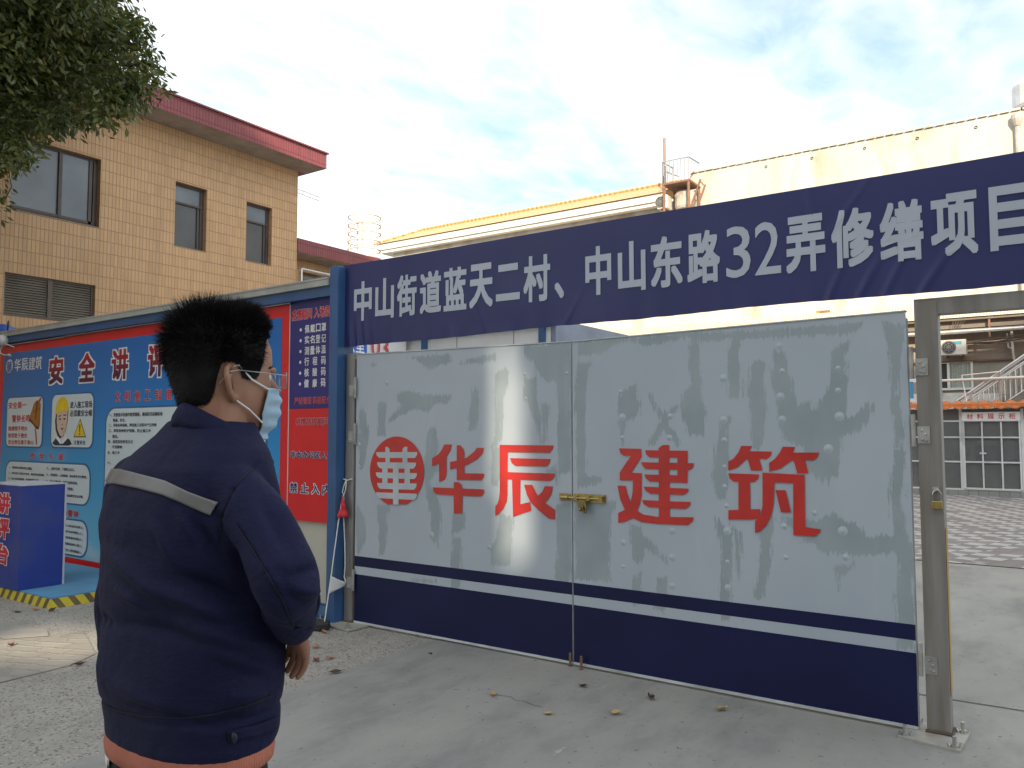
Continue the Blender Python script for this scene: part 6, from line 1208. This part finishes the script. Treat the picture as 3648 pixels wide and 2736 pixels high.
strip([(376,1668),(440,1672),(520,1690),(600,1712),(680,1750),(740,1772),(788,1786)], [(345,1722),(420,1722),(500,1738),(590,1762),(650,1785),(715,1815),(757,1832)], 'reflective_strip', M('reflective_grey', (.15,.15,.152), .42, var=.10, vs=25, bs=60, bstr=.3), jo)
SEAM = M('seam_dark', (.003,.0035,.016), .8)
def seam(pts, wpx, name='seam'):
    P = [np.array(p, float) for p in pts]; up, lo = [], []
    for i, p in enumerate(P):
        d_ = P[min(i+1, len(P)-1)]-P[max(i-1, 0)]; n_ = np.array([-d_[1], d_[0]])/np.linalg.norm(d_); up.append(tuple(p+n_*wpx)); lo.append(tuple(p-n_*wpx))
    return strip(up, lo, name, SEAM, jo, .0006, 40, 1)
seam([(905,1668),(862,1708),(830,1750),(800,1815),(790,1860),(806,1930)], 2.6)
seam([(852,1872),(905,1945),(960,2030),(1015,2120),(1060,2215)], 2.4)
seam([(378,2478),(450,2506),(560,2528),(660,2534),(780,2520),(900,2488),(985,2455)], 2.2)
# collar
b = MB(); na, rows = 56, []
for j, (v, th) in enumerate(((0,0),(.35,.004),(.7,.003),(1,0),(1,-.010),(.5,-.010),(0,-.010))):
    r_ = []
    for k in range(na+1):
        a = -math.pi*.86+2*math.pi*.86*k/na; f = abs(a)/(math.pi*.86)     # 0 at the nape, 1 at the front
        ztop = 1.536-.105*f**1.25; zbot = 1.492-.085*f**1.2; ra = .077+.006*f; rb = .100+.002*f
        rad_ = ra+(rb-ra)*v+th; z = ztop+(zbot-ztop)*v
        r_.append(NECK+Vector((.0,-.0,0))+(-BF*math.cos(a)*rad_*1.0+BR*math.sin(a)*rad_*.98)+BF*.012*v+UP*z)
    rows.append(r_)
n_ = na+1; b.add([q for r_ in rows for q in r_], [(j*n_+k, j*n_+k+1, (j+1) % len(rows)*n_+k+1, (j+1) % len(rows)*n_+k) for j in range(len(rows)) for k in range(na)])
loc(b, 'collar', NAVYC, jo, smooth=True)
# cuffs, waist tab, button
b = MB(); loft(b, [ring(WRR.lerp(ELR, t_), (ELR-WRR).normalized().cross(UP).normalized(), (ELR-WRR).normalized().cross((ELR-WRR).normalized().cross(UP)).normalized(), a, a, 20) for t_, a in ((-.02,.044),(.0,.049),(.16,.055),(.20,.053))], cap=False); o = loc(b, 'cuff', NAVYC, jo, smooth=True); o.modifiers.new('thick', 'SOLIDIFY').thickness = .003
strip([(830,2575),(930,2553),(1000,2525)], [(835,2613),(930,2593),(1000,2567)], 'waist_tab', NAVYC, jo, .004, 20, 4)
q = onto(848, 2592, .008)
if q: b = MB(); b.lathe([(0,-.003),(.010,-.002),(.011,.0),(.010,.002),(0,.003)], q, 16, axis='Y'); b.build('button', M('navy_button', (.012,.013,.03), .4), jo, smooth=True)
# sweater hem, belt slit of white shirt, trousers, shoes
b = MB(); loft(b, [ring(BC+UP*z, BR, BF, a, b_, 64, 2.35) for z, a, b_ in ((.93,.182,.116),(.895,.190,.123),(.872,.193,.127),(.854,.190,.125),(.848,.184,.119),(.86,.175,.11))], cap=False)
m, t, p = newmat('salmon_rib'); tcn = N(t, 'ShaderNodeTexCoord'); s_ = N(t, 'ShaderNodeSeparateXYZ'); t.links.new(tcn.outputs['Object'], s_.inputs[0]); aa = N(t, 'ShaderNodeMath', operation='MULTIPLY', i_1=.75); t.links.new(s_.outputs[1], aa.inputs[0]); ab = N(t, 'ShaderNodeMath', operation='ADD'); t.links.new(s_.outputs[0], ab.inputs[0]); t.links.new(aa.outputs[0], ab.inputs[1]); am = N(t, 'ShaderNodeMath', operation='MULTIPLY', i_1=1500.0); t.links.new(ab.outputs[0], am.inputs[0]); sn_ = N(t, 'ShaderNodeMath', operation='SINE'); t.links.new(am.outputs[0], sn_.inputs[0])
t.links.new(ramp(t, noise(t, 14, 5), [(.3, (.36,.115,.075)), (.7, (.46,.165,.11))]), p.inputs['Base Color']); p.inputs['Roughness'].default_value = .9; bump(t, p, sn_.outputs[0], .35, .0015)
loc(b, 'sweater_hem', m, man, smooth=True)
b = MB(); arc = [[ring(BC+UP*z, BR, BF, a, b_, 96, 2.35)[k] for k in range(42, 66)] for z, a, b_ in ((.87,.180,.115),(.846,.1885,.1235),(.832,.1885,.1235),(.829,.184,.119))]
b.add([q_ for r_ in arc for q_ in r_], [(j*24+k, j*24+k+1, (j+1)*24+k+1, (j+1)*24+k) for j in range(3) for k in range(23)]); loc(b, 'shirt_edge', M('white_shirt', (.7,.7,.68), .8, var=.04), man, smooth=True)
tz = MB(); loft(tz, [ring(BC+UP*z, BR, BF, a, b_, 36, 2.3) for z, a, b_ in ((.70,.178,.122),(.76,.184,.124),(.83,.181,.117),(.88,.172,.108))])
for s in (1, -1): limb(tz, [BC+BR*s*.088+UP*.76, BC+BR*s*.098+BF*.012+UP*.47, BC+BR*s*.105-BF*.01+UP*.10], [.092,.076,.062], 20, 6, cap=False)
finish(remeshed(tz, .009, 4), 'trousers', M('black_trousers', (.012,.012,.014), .8, var=.2, bs=150), man, lambda co, nr: .004*np.array([mnoise.noise((x*9, y*9, z*14)) for x, y, z in co]))
for s in (1, -1):
    an = BC+BR*s*.105; b = MB(); loft(b, [ring(an+BF*f+UP*(h_*.5+.002), BR, UP, w_, h_*.5, 20, 3) for f, w_, h_ in ((-.095,.022,.05),(-.085,.036,.085),(-.03,.043,.10),(.05,.047,.085),(.13,.050,.062),(.18,.042,.05),(.20,.022,.035))]); loc(b, 'shoe', M('black_shoe', (.015,.014,.014), .4), man, smooth=True)
